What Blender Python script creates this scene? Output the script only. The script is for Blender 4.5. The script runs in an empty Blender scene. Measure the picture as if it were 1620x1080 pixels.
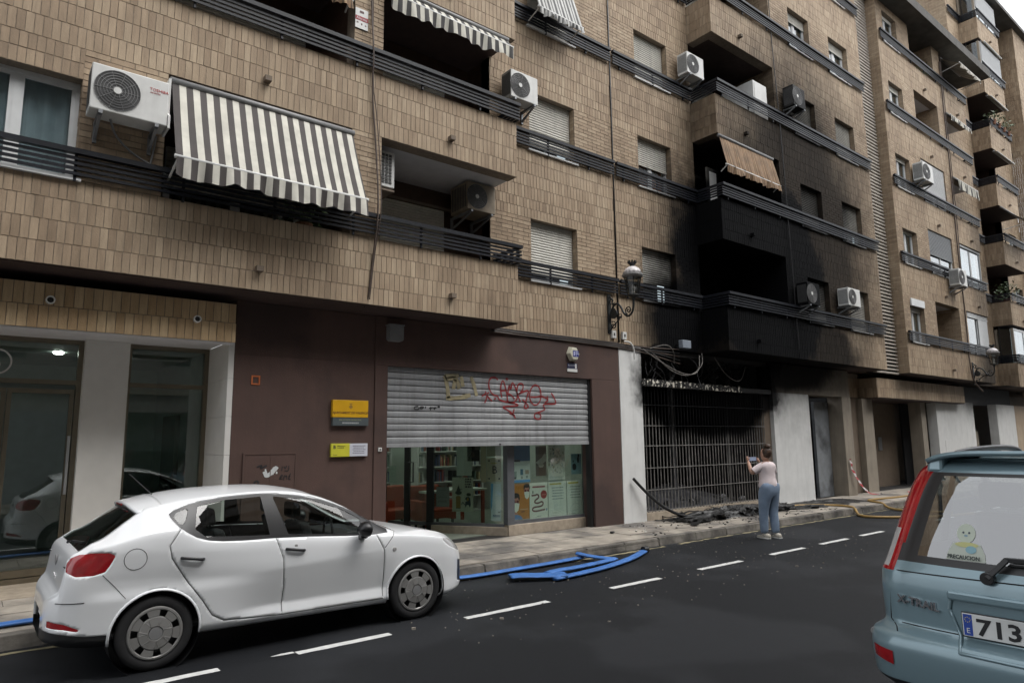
import bpy, bmesh, math, random
from math import sin, cos, pi, radians as rad, sqrt
from mathutils import Vector, Matrix
random.seed(11)
D = bpy.data
S = bpy.context.scene
COL = S.collection

# ------------------------------------------------------------------ camera
cam = D.cameras.new('camera')
cam.sensor_width = 36; cam.lens = 36 * 1071.8 / 1620
cam.clip_start = .05; cam.clip_end = 2000
co = D.objects.new('camera', cam); COL.objects.link(co)
yaw, pit, rol = rad(38.575), rad(8.314), rad(-.64)
F = Vector((sin(yaw)*cos(pit), cos(yaw)*cos(pit), sin(pit)))
Rt = F.cross(Vector((0, 0, 1))).normalized(); Up = Rt.cross(F)
r_ = Rt*cos(rol) + Up*sin(rol); u_ = Up*cos(rol) - Rt*sin(rol)
M = Matrix((r_, u_, -F)).transposed().to_4x4()
M.translation = Vector((0, 0, 1.825))
co.matrix_world = M
S.camera = co

# ------------------------------------------------------------------ sky, sun, exposure
SUN_EL, SUN_AZ = rad(58), rad(150)
w = D.worlds.new('World'); S.world = w; w.use_nodes = True
nt = w.node_tree; nt.nodes.clear()
sky = nt.nodes.new('ShaderNodeTexSky'); sky.sky_type = 'NISHITA'; sky.sun_disc = False
sky.sun_elevation = SUN_EL; sky.sun_rotation = SUN_AZ
sky.air_density = 1.0; sky.dust_density = 6.0; sky.ozone_density = 1.0
hs = nt.nodes.new('ShaderNodeHueSaturation'); hs.inputs['Saturation'].default_value = .16
ov = nt.nodes.new('ShaderNodeMix'); ov.data_type = 'RGBA'; ov.inputs[0].default_value = .55
ov.inputs['B'].default_value = (6.1, 6.3, 6.6, 1)      # overcast: an even grey cloud layer over the sky
bg = nt.nodes.new('ShaderNodeBackground'); bg.inputs['Strength'].default_value = .13
wo = nt.nodes.new('ShaderNodeOutputWorld')
nt.links.new(sky.outputs[0], hs.inputs['Color']); nt.links.new(hs.outputs[0], ov.inputs['A'])
nt.links.new(ov.outputs['Result'], bg.inputs['Color']); nt.links.new(bg.outputs[0], wo.inputs[0])
sl = D.lights.new('sun', 'SUN'); sl.energy = .6; sl.angle = rad(40); sl.color = (1, .97, .93)
so = D.objects.new('sun', sl); COL.objects.link(so)
sd = Vector((sin(SUN_AZ)*cos(SUN_EL), cos(SUN_AZ)*cos(SUN_EL), sin(SUN_EL)))   # towards the sun (from behind the camera)
so.rotation_euler = sd.to_track_quat('Z', 'Y').to_euler()
S.view_settings.view_transform = 'Standard'; S.view_settings.look = 'None'
S.view_settings.exposure = 1.25; S.view_settings.gamma = 1
S.view_settings.use_curve_mapping = False
S.render.engine = 'CYCLES'

# ------------------------------------------------------------------ materials
SOOT = None
def soot_group():
    global SOOT
    if SOOT: return SOOT
    g = D.node_groups.new('soot', 'ShaderNodeTree'); SOOT = g
    g.interface.new_socket('Factor', in_out='OUTPUT', socket_type='NodeSocketFloat')
    N, L = g.nodes, g.links
    geo = N.new('ShaderNodeNewGeometry'); sep = N.new('ShaderNodeSeparateXYZ'); L.new(geo.outputs['Position'], sep.inputs[0])
    def mth(op, a, b=None, c=None):
        n = N.new('ShaderNodeMath'); n.operation = op
        for i, v in enumerate((a, b, c)):
            if v is None: continue
            if isinstance(v, (int, float)): n.inputs[i].default_value = v
            else: L.new(v, n.inputs[i])
        return n.outputs[0]
    def noise(sc, det):
        n = N.new('ShaderNodeTexNoise'); n.inputs['Scale'].default_value = sc; n.inputs['Detail'].default_value = det
        L.new(geo.outputs['Position'], n.inputs['Vector']); return n.outputs['Fac']
    n1, n2 = noise(.9, 5), noise(7, 4)
    nz = mth('ADD', mth('MULTIPLY', mth('SUBTRACT', n1, .5), .42), mth('MULTIPLY', mth('SUBTRACT', n2, .5), .14))
    tot = None
    for (cx, cz, rx, rz, k, lo, hi) in ((15.4, 5.9, 3.45, 3.5, 1, .74, 1.3), (13.85, 3.1, 2.85, 1.25, .98, .92, 1.15), (17.2, 4.05, 3.2, 1.2, .95, .7, 1.2),
                                (17.3, 7.7, 5.3, 6.2, .93, .40, 1.15), (12.7, 4.5, 1.55, 1.7, 1, .5, 1.35), (31.8, 3.9, 2.6, 1.6, .85, .5, 1.3), (32.2, 7.5, 2.2, 5, .55, .5, 1.3)):  # last two ellipses only darken the wall around the recess past the third block
        a = mth('DIVIDE', mth('SUBTRACT', sep.outputs[0], cx), rx); b = mth('DIVIDE', mth('SUBTRACT', sep.outputs[2], cz), rz)
        if cz == 6.2: a2, b2 = mth('MULTIPLY', a, a), mth('MULTIPLY', b, b); d = mth('ADD', mth('SQRT', mth('SQRT', mth('ADD', mth('MULTIPLY', a2, a2), mth('MULTIPLY', b2, b2)))), nz)
        else: d = mth('ADD', mth('SQRT', mth('ADD', mth('MULTIPLY', a, a), mth('MULTIPLY', b, b))), nz)
        mr = N.new('ShaderNodeMapRange'); mr.interpolation_type = 'SMOOTHSTEP'
        mr.inputs[1].default_value = lo; mr.inputs[2].default_value = hi; mr.inputs[3].default_value = k; mr.inputs[4].default_value = 0
        L.new(d, mr.inputs[0])
        tot = mr.outputs[0] if tot is None else mth('MAXIMUM', tot, mr.outputs[0])
    go = N.new('NodeGroupOutput'); L.new(tot, go.inputs[0])
    return g

def rgb(c): return (c[0], c[1], c[2], 1)
def mat(name, col, rough=.6, metal=0, var=.12, scale=6, bump=0, bscale=40, soot=False, emit=0, spec=None, streak=0, coat=0, col2=None, c2scale=2, c2thr=(.5, .65), trans=0):
    m = D.materials.new(name); m.use_nodes = True
    N, L = m.node_tree.nodes, m.node_tree.links
    b = N['Principled BSDF']
    b.inputs['Roughness'].default_value = rough; b.inputs['Metallic'].default_value = metal
    if spec is not None: b.inputs['Specular IOR Level'].default_value = spec
    if coat: b.inputs['Coat Weight'].default_value = coat; b.inputs['Coat Roughness'].default_value = .04
    if trans: b.inputs['Transmission Weight'].default_value = trans
    geo = N.new('ShaderNodeNewGeometry')
    def nz(sc, det=4, vec=None, rgh=.55):
        n = N.new('ShaderNodeTexNoise'); n.inputs['Scale'].default_value = sc; n.inputs['Detail'].default_value = det; n.inputs['Roughness'].default_value = rgh
        L.new(vec or geo.outputs['Position'], n.inputs['Vector']); return n.outputs['Fac']
    def mix(fac, a, bb, bl='MIX'):
        n = N.new('ShaderNodeMix'); n.data_type = 'RGBA'; n.blend_type = bl
        for s, v in ((n.inputs[0], fac), (n.inputs['A'], a), (n.inputs['B'], bb)):
            if isinstance(v, (int, float)): s.default_value = v
            elif isinstance(v, tuple): s.default_value = v
            else: L.new(v, s)
        return n.outputs['Result']
    def mr(v, a, bb, c=0, d=1):
        n = N.new('ShaderNodeMapRange'); n.inputs[1].default_value = a; n.inputs[2].default_value = bb; n.inputs[3].default_value = c; n.inputs[4].default_value = d
        L.new(v, n.inputs[0]); return n.outputs[0]
    c = rgb(col)
    if col2: c = mix(mr(nz(c2scale, 6), *c2thr), c, rgb(col2))
    if var:
        v = mr(nz(scale, 5), .3, .7, 1 - var, 1 + var)
        cc = N.new('ShaderNodeVectorMath'); cc.operation = 'SCALE'; L.new(v, cc.inputs['Scale'])
        if isinstance(c, tuple): cc.inputs[0].default_value = c[:3]
        else: L.new(c, cc.inputs[0])
        c = cc.outputs[0]
    if streak:
        mp = N.new('ShaderNodeMapping'); mp.inputs['Scale'].default_value = (9, 9, .7); L.new(geo.outputs['Position'], mp.inputs[0])
        c = mix(mr(nz(1, 5, mp.outputs[0], .65), .48, .75, 0, streak), c, (.03, .025, .02, 1))
    if soot:
        g = N.new('ShaderNodeGroup'); g.node_tree = soot_group()
        c = mix(g.outputs[0], c, (.0052, .0054, .0060, 1))
        L.new(mr(g.outputs[0], 0, 1, .5, .04), b.inputs['Specular IOR Level'])
    if isinstance(c, tuple): b.inputs['Base Color'].default_value = c
    else: L.new(c, b.inputs['Base Color'])
    if bump:
        bp = N.new('ShaderNodeBump'); bp.inputs['Strength'].default_value = bump; bp.inputs['Distance'].default_value = .01
        L.new(nz(bscale, 5), bp.inputs['Height']); L.new(bp.outputs[0], b.inputs['Normal'])
    if emit:
        b.inputs['Emission Color'].default_value = rgb(col); b.inputs['Emission Strength'].default_value = emit
    return m

def brick_mat(name, soot=True, cols=((.21, .150, .098), (.295, .216, .143), (.355, .268, .181), (.425, .332, .23))):
    m = D.materials.new(name); m.use_nodes = True
    N, L = m.node_tree.nodes, m.node_tree.links; b = N['Principled BSDF']; b.inputs['Roughness'].default_value = .72
    at = N.new('ShaderNodeAttribute'); at.attribute_name = 'rnd'
    oi = N.new('ShaderNodeObjectInfo'); geo = N.new('ShaderNodeNewGeometry')
    ad = N.new('ShaderNodeMath'); L.new(at.outputs['Fac'], ad.inputs[0]); L.new(oi.outputs['Random'], ad.inputs[1])
    fr = N.new('ShaderNodeMath'); fr.operation = 'FRACT'; L.new(ad.outputs[0], fr.inputs[0])
    n = N.new('ShaderNodeTexNoise'); n.inputs['Scale'].default_value = .8; n.inputs['Detail'].default_value = 6; L.new(geo.outputs['Position'], n.inputs['Vector'])
    a2 = N.new('ShaderNodeMath'); a2.operation = 'MULTIPLY_ADD'; L.new(n.outputs['Fac'], a2.inputs[0]); a2.inputs[1].default_value = 1.3
    m2 = N.new('ShaderNodeMath'); m2.operation = 'MULTIPLY_ADD'; L.new(fr.outputs[0], m2.inputs[0]); m2.inputs[1].default_value = .50; m2.inputs[2].default_value = -.39
    L.new(m2.outputs[0], a2.inputs[2])
    cr = N.new('ShaderNodeValToRGB'); e = cr.color_ramp.elements
    e[0].position = .0; e[0].color = rgb(cols[0]); e[1].position = .9; e[1].color = rgb(cols[3])
    x = e.new(.32); x.color = rgb(cols[1]); x = e.new(.62); x.color = rgb(cols[2])
    L.new(a2.outputs[0], cr.inputs[0])
    # vertical grime streaks and mottling
    mp = N.new('ShaderNodeMapping'); mp.inputs['Scale'].default_value = (14, 14, 2.2); L.new(geo.outputs['Position'], mp.inputs[0])
    n3 = N.new('ShaderNodeTexNoise'); n3.inputs['Scale'].default_value = 1; n3.inputs['Detail'].default_value = 5; n3.inputs['Roughness'].default_value = .7; L.new(mp.outputs[0], n3.inputs['Vector'])
    r3 = N.new('ShaderNodeMapRange'); r3.inputs[1].default_value = .3; r3.inputs[2].default_value = .75; r3.inputs[3].default_value = 1.12; r3.inputs[4].default_value = .72; L.new(n3.outputs['Fac'], r3.inputs[0])
    sc = N.new('ShaderNodeVectorMath'); sc.operation = 'SCALE'; L.new(cr.outputs[0], sc.inputs[0]); L.new(r3.outputs[0], sc.inputs['Scale'])
    c = sc.outputs[0]
    if soot:
        g = N.new('ShaderNodeGroup'); g.node_tree = soot_group()
        mx = N.new('ShaderNodeMix'); mx.data_type = 'RGBA'; L.new(g.outputs[0], mx.inputs[0]); L.new(c, mx.inputs['A']); mx.inputs['B'].default_value = (.0042, .0044, .0050, 1)
        c = mx.outputs['Result']
    if soot:
        sp_ = N.new('ShaderNodeMapRange'); sp_.inputs[3].default_value = .4; sp_.inputs[4].default_value = .05; L.new(g.outputs[0], sp_.inputs[0]); L.new(sp_.outputs[0], b.inputs['Specular IOR Level'])
    L.new(c, b.inputs['Base Color'])
    nb = N.new('ShaderNodeTexNoise'); nb.inputs['Scale'].default_value = 60; nb.inputs['Detail'].default_value = 4; L.new(geo.outputs['Position'], nb.inputs['Vector'])
    bp = N.new('ShaderNodeBump'); bp.inputs['Strength'].default_value = .25; bp.inputs['Distance'].default_value = .006; L.new(nb.outputs['Fac'], bp.inputs['Height']); L.new(bp.outputs[0], b.inputs['Normal'])
    return m

def glass_mat(name, tint=(.75, .8, .8), refl=1.0, base=.04):
    m = D.materials.new(name); m.use_nodes = True
    N, L = m.node_tree.nodes, m.node_tree.links; N.clear()
    o = N.new('ShaderNodeOutputMaterial'); mx = N.new('ShaderNodeMixShader'); t = N.new('ShaderNodeBsdfTransparent'); g = N.new('ShaderNodeBsdfGlossy')
    fr = N.new('ShaderNodeLayerWeight'); fr.inputs[0].default_value = .35
    mr = N.new('ShaderNodeMapRange'); mr.inputs[3].default_value = base; mr.inputs[4].default_value = .9
    pw = N.new('ShaderNodeMath'); pw.operation = 'POWER'; pw.inputs[1].default_value = 2.2
    L.new(fr.outputs['Facing'], pw.inputs[0]); L.new(pw.outputs[0], mr.inputs[0])
    t.inputs[0].default_value = rgb(tint); g.inputs['Roughness'].default_value = .015; g.inputs[0].default_value = (refl, refl, refl, 1)
    L.new(mr.outputs[0], mx.inputs[0]); L.new(t.outputs[0], mx.inputs[1]); L.new(g.outputs[0], mx.inputs[2]); L.new(mx.outputs[0], o.inputs[0])
    return m

def stripe_mat(name, cols, axis=0, period=.2, rough=.8, soot=False, off=0, dirt=.25):
    """woven cloth in stripes along one world axis; cols = [(fraction, colour)...]"""
    m = D.materials.new(name); m.use_nodes = True
    N, L = m.node_tree.nodes, m.node_tree.links; b = N['Principled BSDF']; b.inputs['Roughness'].default_value = rough
    geo = N.new('ShaderNodeTexCoord'); sep = N.new('ShaderNodeSeparateXYZ'); L.new(geo.outputs['UV'], sep.inputs[0])
    dv = N.new('ShaderNodeMath'); dv.operation = 'MULTIPLY_ADD'; dv.inputs[1].default_value = 1/period; dv.inputs[2].default_value = off; L.new(sep.outputs[axis], dv.inputs[0])
    fr = N.new('ShaderNodeMath'); fr.operation = 'FRACT'; L.new(dv.outputs[0], fr.inputs[0])
    cr = N.new('ShaderNodeValToRGB'); cr.color_ramp.interpolation = 'CONSTANT'; e = cr.color_ramp.elements
    p = 0
    for i, (f, c) in enumerate(cols):
        el = e[i] if i < 2 else e.new(p)
        el.position = p; el.color = rgb(c); p += f
    L.new(fr.outputs[0], cr.inputs[0])
    g2 = N.new('ShaderNodeNewGeometry'); n = N.new('ShaderNodeTexNoise'); n.inputs['Scale'].default_value = 5; n.inputs['Detail'].default_value = 6; L.new(g2.outputs['Position'], n.inputs['Vector'])
    r = N.new('ShaderNodeMapRange'); r.inputs[1].default_value = .3; r.inputs[2].default_value = .75; r.inputs[3].default_value = 1.05; r.inputs[4].default_value = 1-dirt; L.new(n.outputs['Fac'], r.inputs[0])
    sc = N.new('ShaderNodeVectorMath'); sc.operation = 'SCALE'; L.new(cr.outputs[0], sc.inputs[0]); L.new(r.outputs[0], sc.inputs['Scale'])
    L.new(sc.outputs[0], b.inputs['Base Color'])
    return m

K = {}
K['brick'] = brick_mat('tan_brick')
K['mortar'] = mat('mortar', (.23, .185, .14), .9, var=.2, scale=20, soot=True)
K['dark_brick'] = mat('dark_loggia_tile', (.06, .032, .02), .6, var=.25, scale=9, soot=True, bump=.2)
K['joint'] = mat('dark_joint', (.012, .011, .01), .9)  # near-black colour of paving joints, panel gaps and backings
K['soffit'] = mat('white_soffit_paint', (.62, .62, .64), .8, var=.06, soot=True)
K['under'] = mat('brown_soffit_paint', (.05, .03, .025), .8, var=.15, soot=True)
K['rail'] = mat('dark_rail_paint', (.0085, .010, .0145), .42, spec=.35, var=.3, scale=5, bump=.15)
K['alu'] = mat('white_aluminium', (.62, .63, .63), .4, var=.05, soot=True)
K['alug'] = mat('grey_aluminium', (.24, .25, .26), .4, metal=.4, var=.05)
K['bronze'] = mat('bronze_aluminium', (.20, .175, .13), .32, metal=.8, var=.1)
K['steel'] = mat('brushed_steel', (.55, .55, .54), .28, metal=1, var=.05)
K['shut'] = mat('cream_shutter', (.56, .54, .48), .55, var=.08, soot=True, streak=.2)
K['shutg'] = mat('grey_shutter', (.22, .23, .24), .5, var=.1, soot=True)
K['glass'] = glass_mat('window_glass', (.72, .77, .78), base=.06)
K['pglass'] = glass_mat('portal_glass', (.80, .88, .85), base=.09)
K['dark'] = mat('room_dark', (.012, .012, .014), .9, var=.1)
K['curtain'] = mat('white_curtain', (.72, .76, .78), .8, var=.08)
K['orange'] = mat('orange_wood', (.42, .11, .03), .5, var=.15)
K['brown'] = mat('brown_plaster', (.080, .046, .037), .85, spec=.25, col2=(.052, .031, .026), c2scale=.55, c2thr=(.5, .6), var=.12, scale=1.6, bump=.25, bscale=70, soot=True, streak=.22)
K['white'] = mat('white_plaster', (.64, .64, .625), .8, var=.06, scale=3, bump=.15, bscale=50, soot=True, streak=.12)
K['portalw'] = mat('portal_white_stone', (.62, .605, .57), .6, var=.06, scale=3)
K['beige'] = mat('beige_plaster', (.25, .215, .17), .8, var=.12, scale=2.5, bump=.2, soot=True, streak=.25)
K['tan'] = mat('tan_plaster', (.15, .115, .085), .8, var=.1, soot=True)
K['char'] = mat('charred', (.009, .0088, .009), .75, var=.4, scale=8, bump=.8, bscale=25)
K['ash'] = mat('ash', (.045, .045, .05), .9, var=.5, scale=5, bump=.6)
K['peel'] = mat('peeling_white_paint', (.012, .011, .01), .8, var=.3, col2=(.62, .58, .5), c2scale=11, c2thr=(.55, .59), bump=.5)
K['zinc'] = mat('roller_zinc', (.285, .29, .295), .55, metal=.1, var=.16, scale=2.5, streak=.35, bump=.06)
K['black'] = mat('black_plastic', (.012, .012, .013), .45)
K['iron'] = mat('black_iron', (.02, .022, .022), .45, metal=.3, var=.2)
K['grille'] = mat('burnt_steel_bar', (.18, .172, .16), .55, metal=.2, var=.4, scale=6, soot=True)
K['wplast'] = mat('white_plastic', (.6, .6, .58), .45, var=.07, streak=.1)
K['gplast'] = mat('grey_plastic', (.2, .2, .2), .5, var=.1)
K['stone'] = mat('plinth_stone', (.36, .30, .23), .6, var=.2, scale=8)
K['asphalt'] = mat('asphalt', (.0064, .0075, .0096), .62, spec=.3, var=.42, scale=85, bump=.9, bscale=190, col2=(.0165, .018, .021), c2scale=.38, c2thr=(.5, .56))
K['slab'] = mat('paving_stone', (.31, .275, .23), .7, var=.3, scale=3.5, bump=.4, bscale=60, col2=(.12, .11, .10), c2scale=1.1, c2thr=(.46, .62), soot=False)
K['kerbm'] = mat('kerb_stone', (.16, .145, .125), .8, var=.35, scale=5, bump=.6, bscale=30, col2=(.05, .045, .04), c2scale=2.2, c2thr=(.45, .65))
K['paint'] = mat('road_paint', (.62, .62, .60), .7, var=.12, scale=12, bump=.3, bscale=120)
K['yellow'] = mat('worn_yellow_paint', (.23, .20, .12), .8, var=.35, scale=6)
K['roof'] = mat('roof_edge', (.07, .066, .06), .85, var=.3, scale=3, bump=.4)

# ------------------------------------------------------------------ mesh helper
class MB:
    def __init__(s): s.v = []; s.f = []; s.r = []; s.uv = {}
    def add(s, vs, fs, rnd=0.0):
        o = len(s.v); s.v += [tuple(q) for q in vs]
        for f in fs: s.f.append(tuple(i+o for i in f)); s.r.append(rnd)
        return s
    def box(s, x0, x1, y0, y1, z0, z1, rnd=0.0, skip=''):
        vs = [(x0,y0,z0),(x1,y0,z0),(x1,y1,z0),(x0,y1,z0),(x0,y0,z1),(x1,y0,z1),(x1,y1,z1),(x0,y1,z1)]
        fs = {'b':(0,3,2,1),'t':(4,5,6,7),'f':(0,1,5,4),'r':(1,2,6,5),'k':(2,3,7,6),'l':(3,0,4,7)}
        return s.add(vs, [f for k, f in fs.items() if k not in skip], rnd)
    def hexa(s, p):            # eight corners: bottom loop, top loop
        return s.add(p, [(0,3,2,1),(4,5,6,7),(0,1,5,4),(1,2,6,5),(2,3,7,6),(3,0,4,7)])
    def rbox(s, c, sx, sy, sz, ax=(1,0,0), ay=(0,1,0), az=(0,0,1)):
        c = Vector(c); ax, ay, az = (Vector(a).normalized() for a in (ax, ay, az)); P = []
        for k in (-.5, .5):
            for i, j in ((-.5,-.5),(.5,-.5),(.5,.5),(-.5,.5)): P.append(c + ax*sx*i + ay*sy*j + az*sz*k)
        return s.hexa(P)
    def bar(s, a, b, wd, ht, up=(0,0,1)):
        a, b = Vector(a), Vector(b); d = (b-a); ay = Vector(up).cross(d).normalized()
        return s.rbox((a+b)/2, d.length, wd, ht, d, ay, d.cross(ay))
    def tube(s, pts, r, n=8, closed=False, cap=True, flat=1.0):
        pts = [Vector(p) for p in pts]; m = len(pts); vs = []; prev = None
        rr = r if isinstance(r, (list, tuple)) else [r]*m
        for i, p in enumerate(pts):
            t = (pts[(i+1) % m] - pts[i-1]) if closed else (pts[min(i+1, m-1)] - pts[max(i-1, 0)])
            t.normalize()
            if prev is None: q = t.orthogonal().normalized() if abs(t.z) > .95 else Vector((0,0,1)).cross(t).normalized()
            else: q = (prev - t*prev.dot(t)).normalized()
            prev = q; b = t.cross(q)
            for k in range(n):
                a = 2*pi*k/n; vs.append(p + q*cos(a)*rr[i] + b*sin(a)*rr[i]*flat)
        fs = []
        for i in range(m if closed else m-1):
            j = (i+1) % m
            for k in range(n): fs.append((i*n+k, i*n+(k+1) % n, j*n+(k+1) % n, j*n+k))
        if cap and not closed: fs += [tuple(range(n))[::-1], tuple((m-1)*n+k for k in range(n))]
        return s.add(vs, fs)
    def lathe(s, prof, c=(0,0,0), n=16, axis='z', capb=True, capt=True):
        vs = []
        for (r, h) in prof:
            for k in range(n):
                a = 2*pi*k/n; x, y = r*cos(a), r*sin(a)
                vs.append({'z':(c[0]+x, c[1]+y, c[2]+h), 'y':(c[0]+x, c[1]+h, c[2]-y), 'x':(c[0]+h, c[1]+x, c[2]+y)}[axis])
        fs = []
        for i in range(len(prof)-1):
            for k in range(n): fs.append((i*n+k, i*n+(k+1) % n, (i+1)*n+(k+1) % n, (i+1)*n+k))
        if capb: fs.append(tuple(range(n))[::-1])
        if capt: fs.append(tuple((len(prof)-1)*n+k for k in range(n)))
        return s.add(vs, fs)
    def prism(s, poly, lo, hi, axis='y'):   # polygon in the other two axes, extruded
        n = len(poly)
        P = lambda a, b, t: {'y':(a, t, b), 'x':(t, a, b), 'z':(a, b, t)}[axis]
        vs = [P(a, b, lo) for a, b in poly] + [P(a, b, hi) for a, b in poly]
        return s.add(vs, [tuple(range(n)), tuple(range(2*n-1, n-1, -1))] + [(i, i+n, (i+1) % n + n, (i+1) % n) for i in range(n)])
    def grid(s, fn, nu, nv):
        vs = [fn(i/nu, j/nv) for j in range(nv+1) for i in range(nu+1)]
        return s.add(vs, [(j*(nu+1)+i, j*(nu+1)+i+1, (j+1)*(nu+1)+i+1, (j+1)*(nu+1)+i) for j in range(nv) for i in range(nu)])
    def build(s, name, m, parent=None, smooth=False, loc=None, fix=True, attr=False, uv=None, bevel=0):
        me = D.meshes.new(name); off = Vector(loc) if loc is not None else Vector((0,0,0))
        me.from_pydata([tuple(Vector(q)-off) for q in s.v], [], s.f)
        if attr:
            a = me.attributes.new('rnd', 'FLOAT', 'FACE'); a.data.foreach_set('value', s.r)
        if fix:
            bm = bmesh.new(); bm.from_mesh(me); bmesh.ops.recalc_face_normals(bm, faces=bm.faces); bm.to_mesh(me); bm.free()
        if uv:
            ul = me.uv_layers.new(name='UVMap')
            for l in me.loops: ul.data[l.index].uv = uv(me.vertices[l.vertex_index].co)
        me.materials.append(K[m] if isinstance(m, str) else m)
        if smooth: me.polygons.foreach_set('use_smooth', [True]*len(me.polygons))
        o = D.objects.new(name, me); COL.objects.link(o)
        if loc is not None: o.location = off
        if bevel:
            b = o.modifiers.new('bevel', 'BEVEL'); b.width = bevel; b.segments = 2; b.limit_method = 'ANGLE'; b.angle_limit = rad(40)
        if parent: par(o, parent)
        return o
def par(o, p):
    o.parent = p
    if p.parent is None and not p.get('local'): o.matrix_parent_inverse = Matrix.Translation(-Vector(p.location))
def tag(o, label=None, cat=None, group=None, kind=None):
    if label: o['label'] = label
    if cat: o['category'] = cat
    if group: o['group'] = group
    if kind: o['kind'] = kind
    return o
def thing(name, label, cat, loc=(0,0,0), group=None, local=False, rz=0):
    o = D.objects.new(name, None); o.empty_display_size = .2; COL.objects.link(o); o.location = loc; o.rotation_euler = (0, 0, rz)
    if local: o['local'] = 1
    return tag(o, label, cat, group)
def dup(root, loc=None, rz=None, label=None, group=None):
    def cp(o, p):
        c = o.copy(); COL.objects.link(c)
        if p: c.parent = p
        for ch in list(o.children): cp(ch, c)
        return c
    r = cp(root, None)
    if loc is not None: r.location = loc
    if rz is not None: r.rotation_euler = (0, 0, rz)
    return tag(r, label, None, group)
def struct(o, label=None): return tag(o, label, None, None, 'structure')
def chaikin(pts, it=2, closed=False):
    pts = [Vector(p) for p in pts]
    for _ in range(it):
        q = [] if closed else [pts[0]]
        for i in range(len(pts) if closed else len(pts)-1):
            a, b = pts[i], pts[(i+1) % len(pts)]; q += [a*.75+b*.25, a*.25+b*.75]
        if not closed: q.append(pts[-1])
        pts = q
    return pts
# ------------------------------------------------------------------ ground
A, B, KY = 8.96, 9.68, 7.9
def sheet(x0, x1, y0, y1, z, nx=1, ny=1):
    return MB().grid(lambda u, v: (x0+(x1-x0)*u, y0+(y1-y0)*v, z), nx, ny)
struct(sheet(-300, 300, -300, 300, -.03).build('ground', 'asphalt'))
struct(sheet(-60, 120, -.4, KY, 0, 60, 4).build('road', 'asphalt'))
pv = struct(MB().box(-60, 120, KY+.14, B+6, -.02, .115).build('pavement', 'joint'))
op = struct(MB().box(-60, 120, -4, -.4, -.02, .12).build('far_pavement', 'slab'))
# paving stones, individually, where the photograph shows them
rows = [(KY+.15, .42), (KY+.575, .42), (KY+1.0, .42), (KY+1.425, .5)]
cnt = 0; big = MB()
for j, (y, h) in enumerate(rows):
    x = -3 - .3*j
    while x < 60:
        L = .62 + .05*((j*7) % 3); z = .13 + random.uniform(-.003, .003)
        if x < 27:
            o = MB().box(x+.004, x+L-.004, y+.004, y+h-.004, .10, z).build('paving_stone', 'slab', pv); cnt += 1
        else: big.box(x+.004, x+L-.004, y+.004, y+h-.004, .10, z)
        x += L
tag(big.build('paving_stones', 'slab', pv), kind='stuff')
MBk = MB()
kb = struct(MB().box(-60, 120, KY+.02, KY+.13, -.02, .10).build('kerb', 'kerbm'))
x = -3
while x < 60:
    L = random.uniform(.85, 1.05)
    z = .13 + random.uniform(-.008, .006); dy = random.uniform(-.012, .012)
    m = MB()
    m.hexa([(x+.008, KY+dy, -.01), (x+L-.008, KY+dy, -.01), (x+L-.008, KY+.15, -.01), (x+.008, KY+.15, -.01),
            (x+.012, KY+.025+dy, z), (x+L-.012, KY+.025+dy, z), (x+L-.008, KY+.146, z), (x+.008, KY+.146, z)])
    m.build('kerb_stone', 'kerbm', kb, bevel=.012)
    x += L
# worn edge line and lane dashes
def dash(x0, x1, y, w_, m='paint', z=.004, wob=.01):
    n = max(2, int((x1-x0)/.12)); a = []; b = []
    for i in range(n+1):
        x = x0+(x1-x0)*i/n; a.append((x, y-w_/2+random.uniform(-wob, wob)*.6, z)); b.append((x, y+w_/2+random.uniform(-wob, wob)*.6, z))
    return MB().add(a+b, [(i, i+1, n+2+i, n+1+i) for i in range(n)])
for x0, x1, y in ((-.75, -.1, 6.1), (.35, 1.76, 6.1), (2.41, 3.33, 6.1), (4.21, 5.35, 6.1), (6.39, 7.33, 6.1), (8.21, 9.24, 6.12), (10.06, 11.08, 6.13), (11.65, 12.62, 6.14), (13.16, 14.08, 6.15), (14.9, 15.85, 6.16), (16.7, 17.7, 6.16), (18.5, 19.5, 6.17), (20.4, 21.4, 6.17)):
    struct(dash(x0, x1, y, .095).build('road_marking', 'paint'))
struct(dash(2.2, 2.4, 6.15, .035, wob=.03).build('road_marking', 'paint'))
struct(dash(-4, 9.5, KY-.13, .07, wob=.04).build('edge_line', 'yellow'))
struct(dash(9.9, 26, KY-.10, .06, wob=.05).build('edge_line', 'yellow'))
# grit on the road
g = MB()
for i in range(260):
    x = random.uniform(3.5, 13); y = random.uniform(5.0, 7.7); s_ = random.uniform(.004, .012)
    if random.random() < .06: s_ *= 2.0
    g.rbox((x, y, s_*.4), s_*random.uniform(.8, 2.2), s_*1.2, s_*.8, (cos(i), sin(i), 0), (-sin(i), cos(i), 0))
tag(g.build('road_grit', 'slab'), 'pale grit and ash flakes scattered on the dark asphalt by the kerb', 'grit', kind='stuff')

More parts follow.
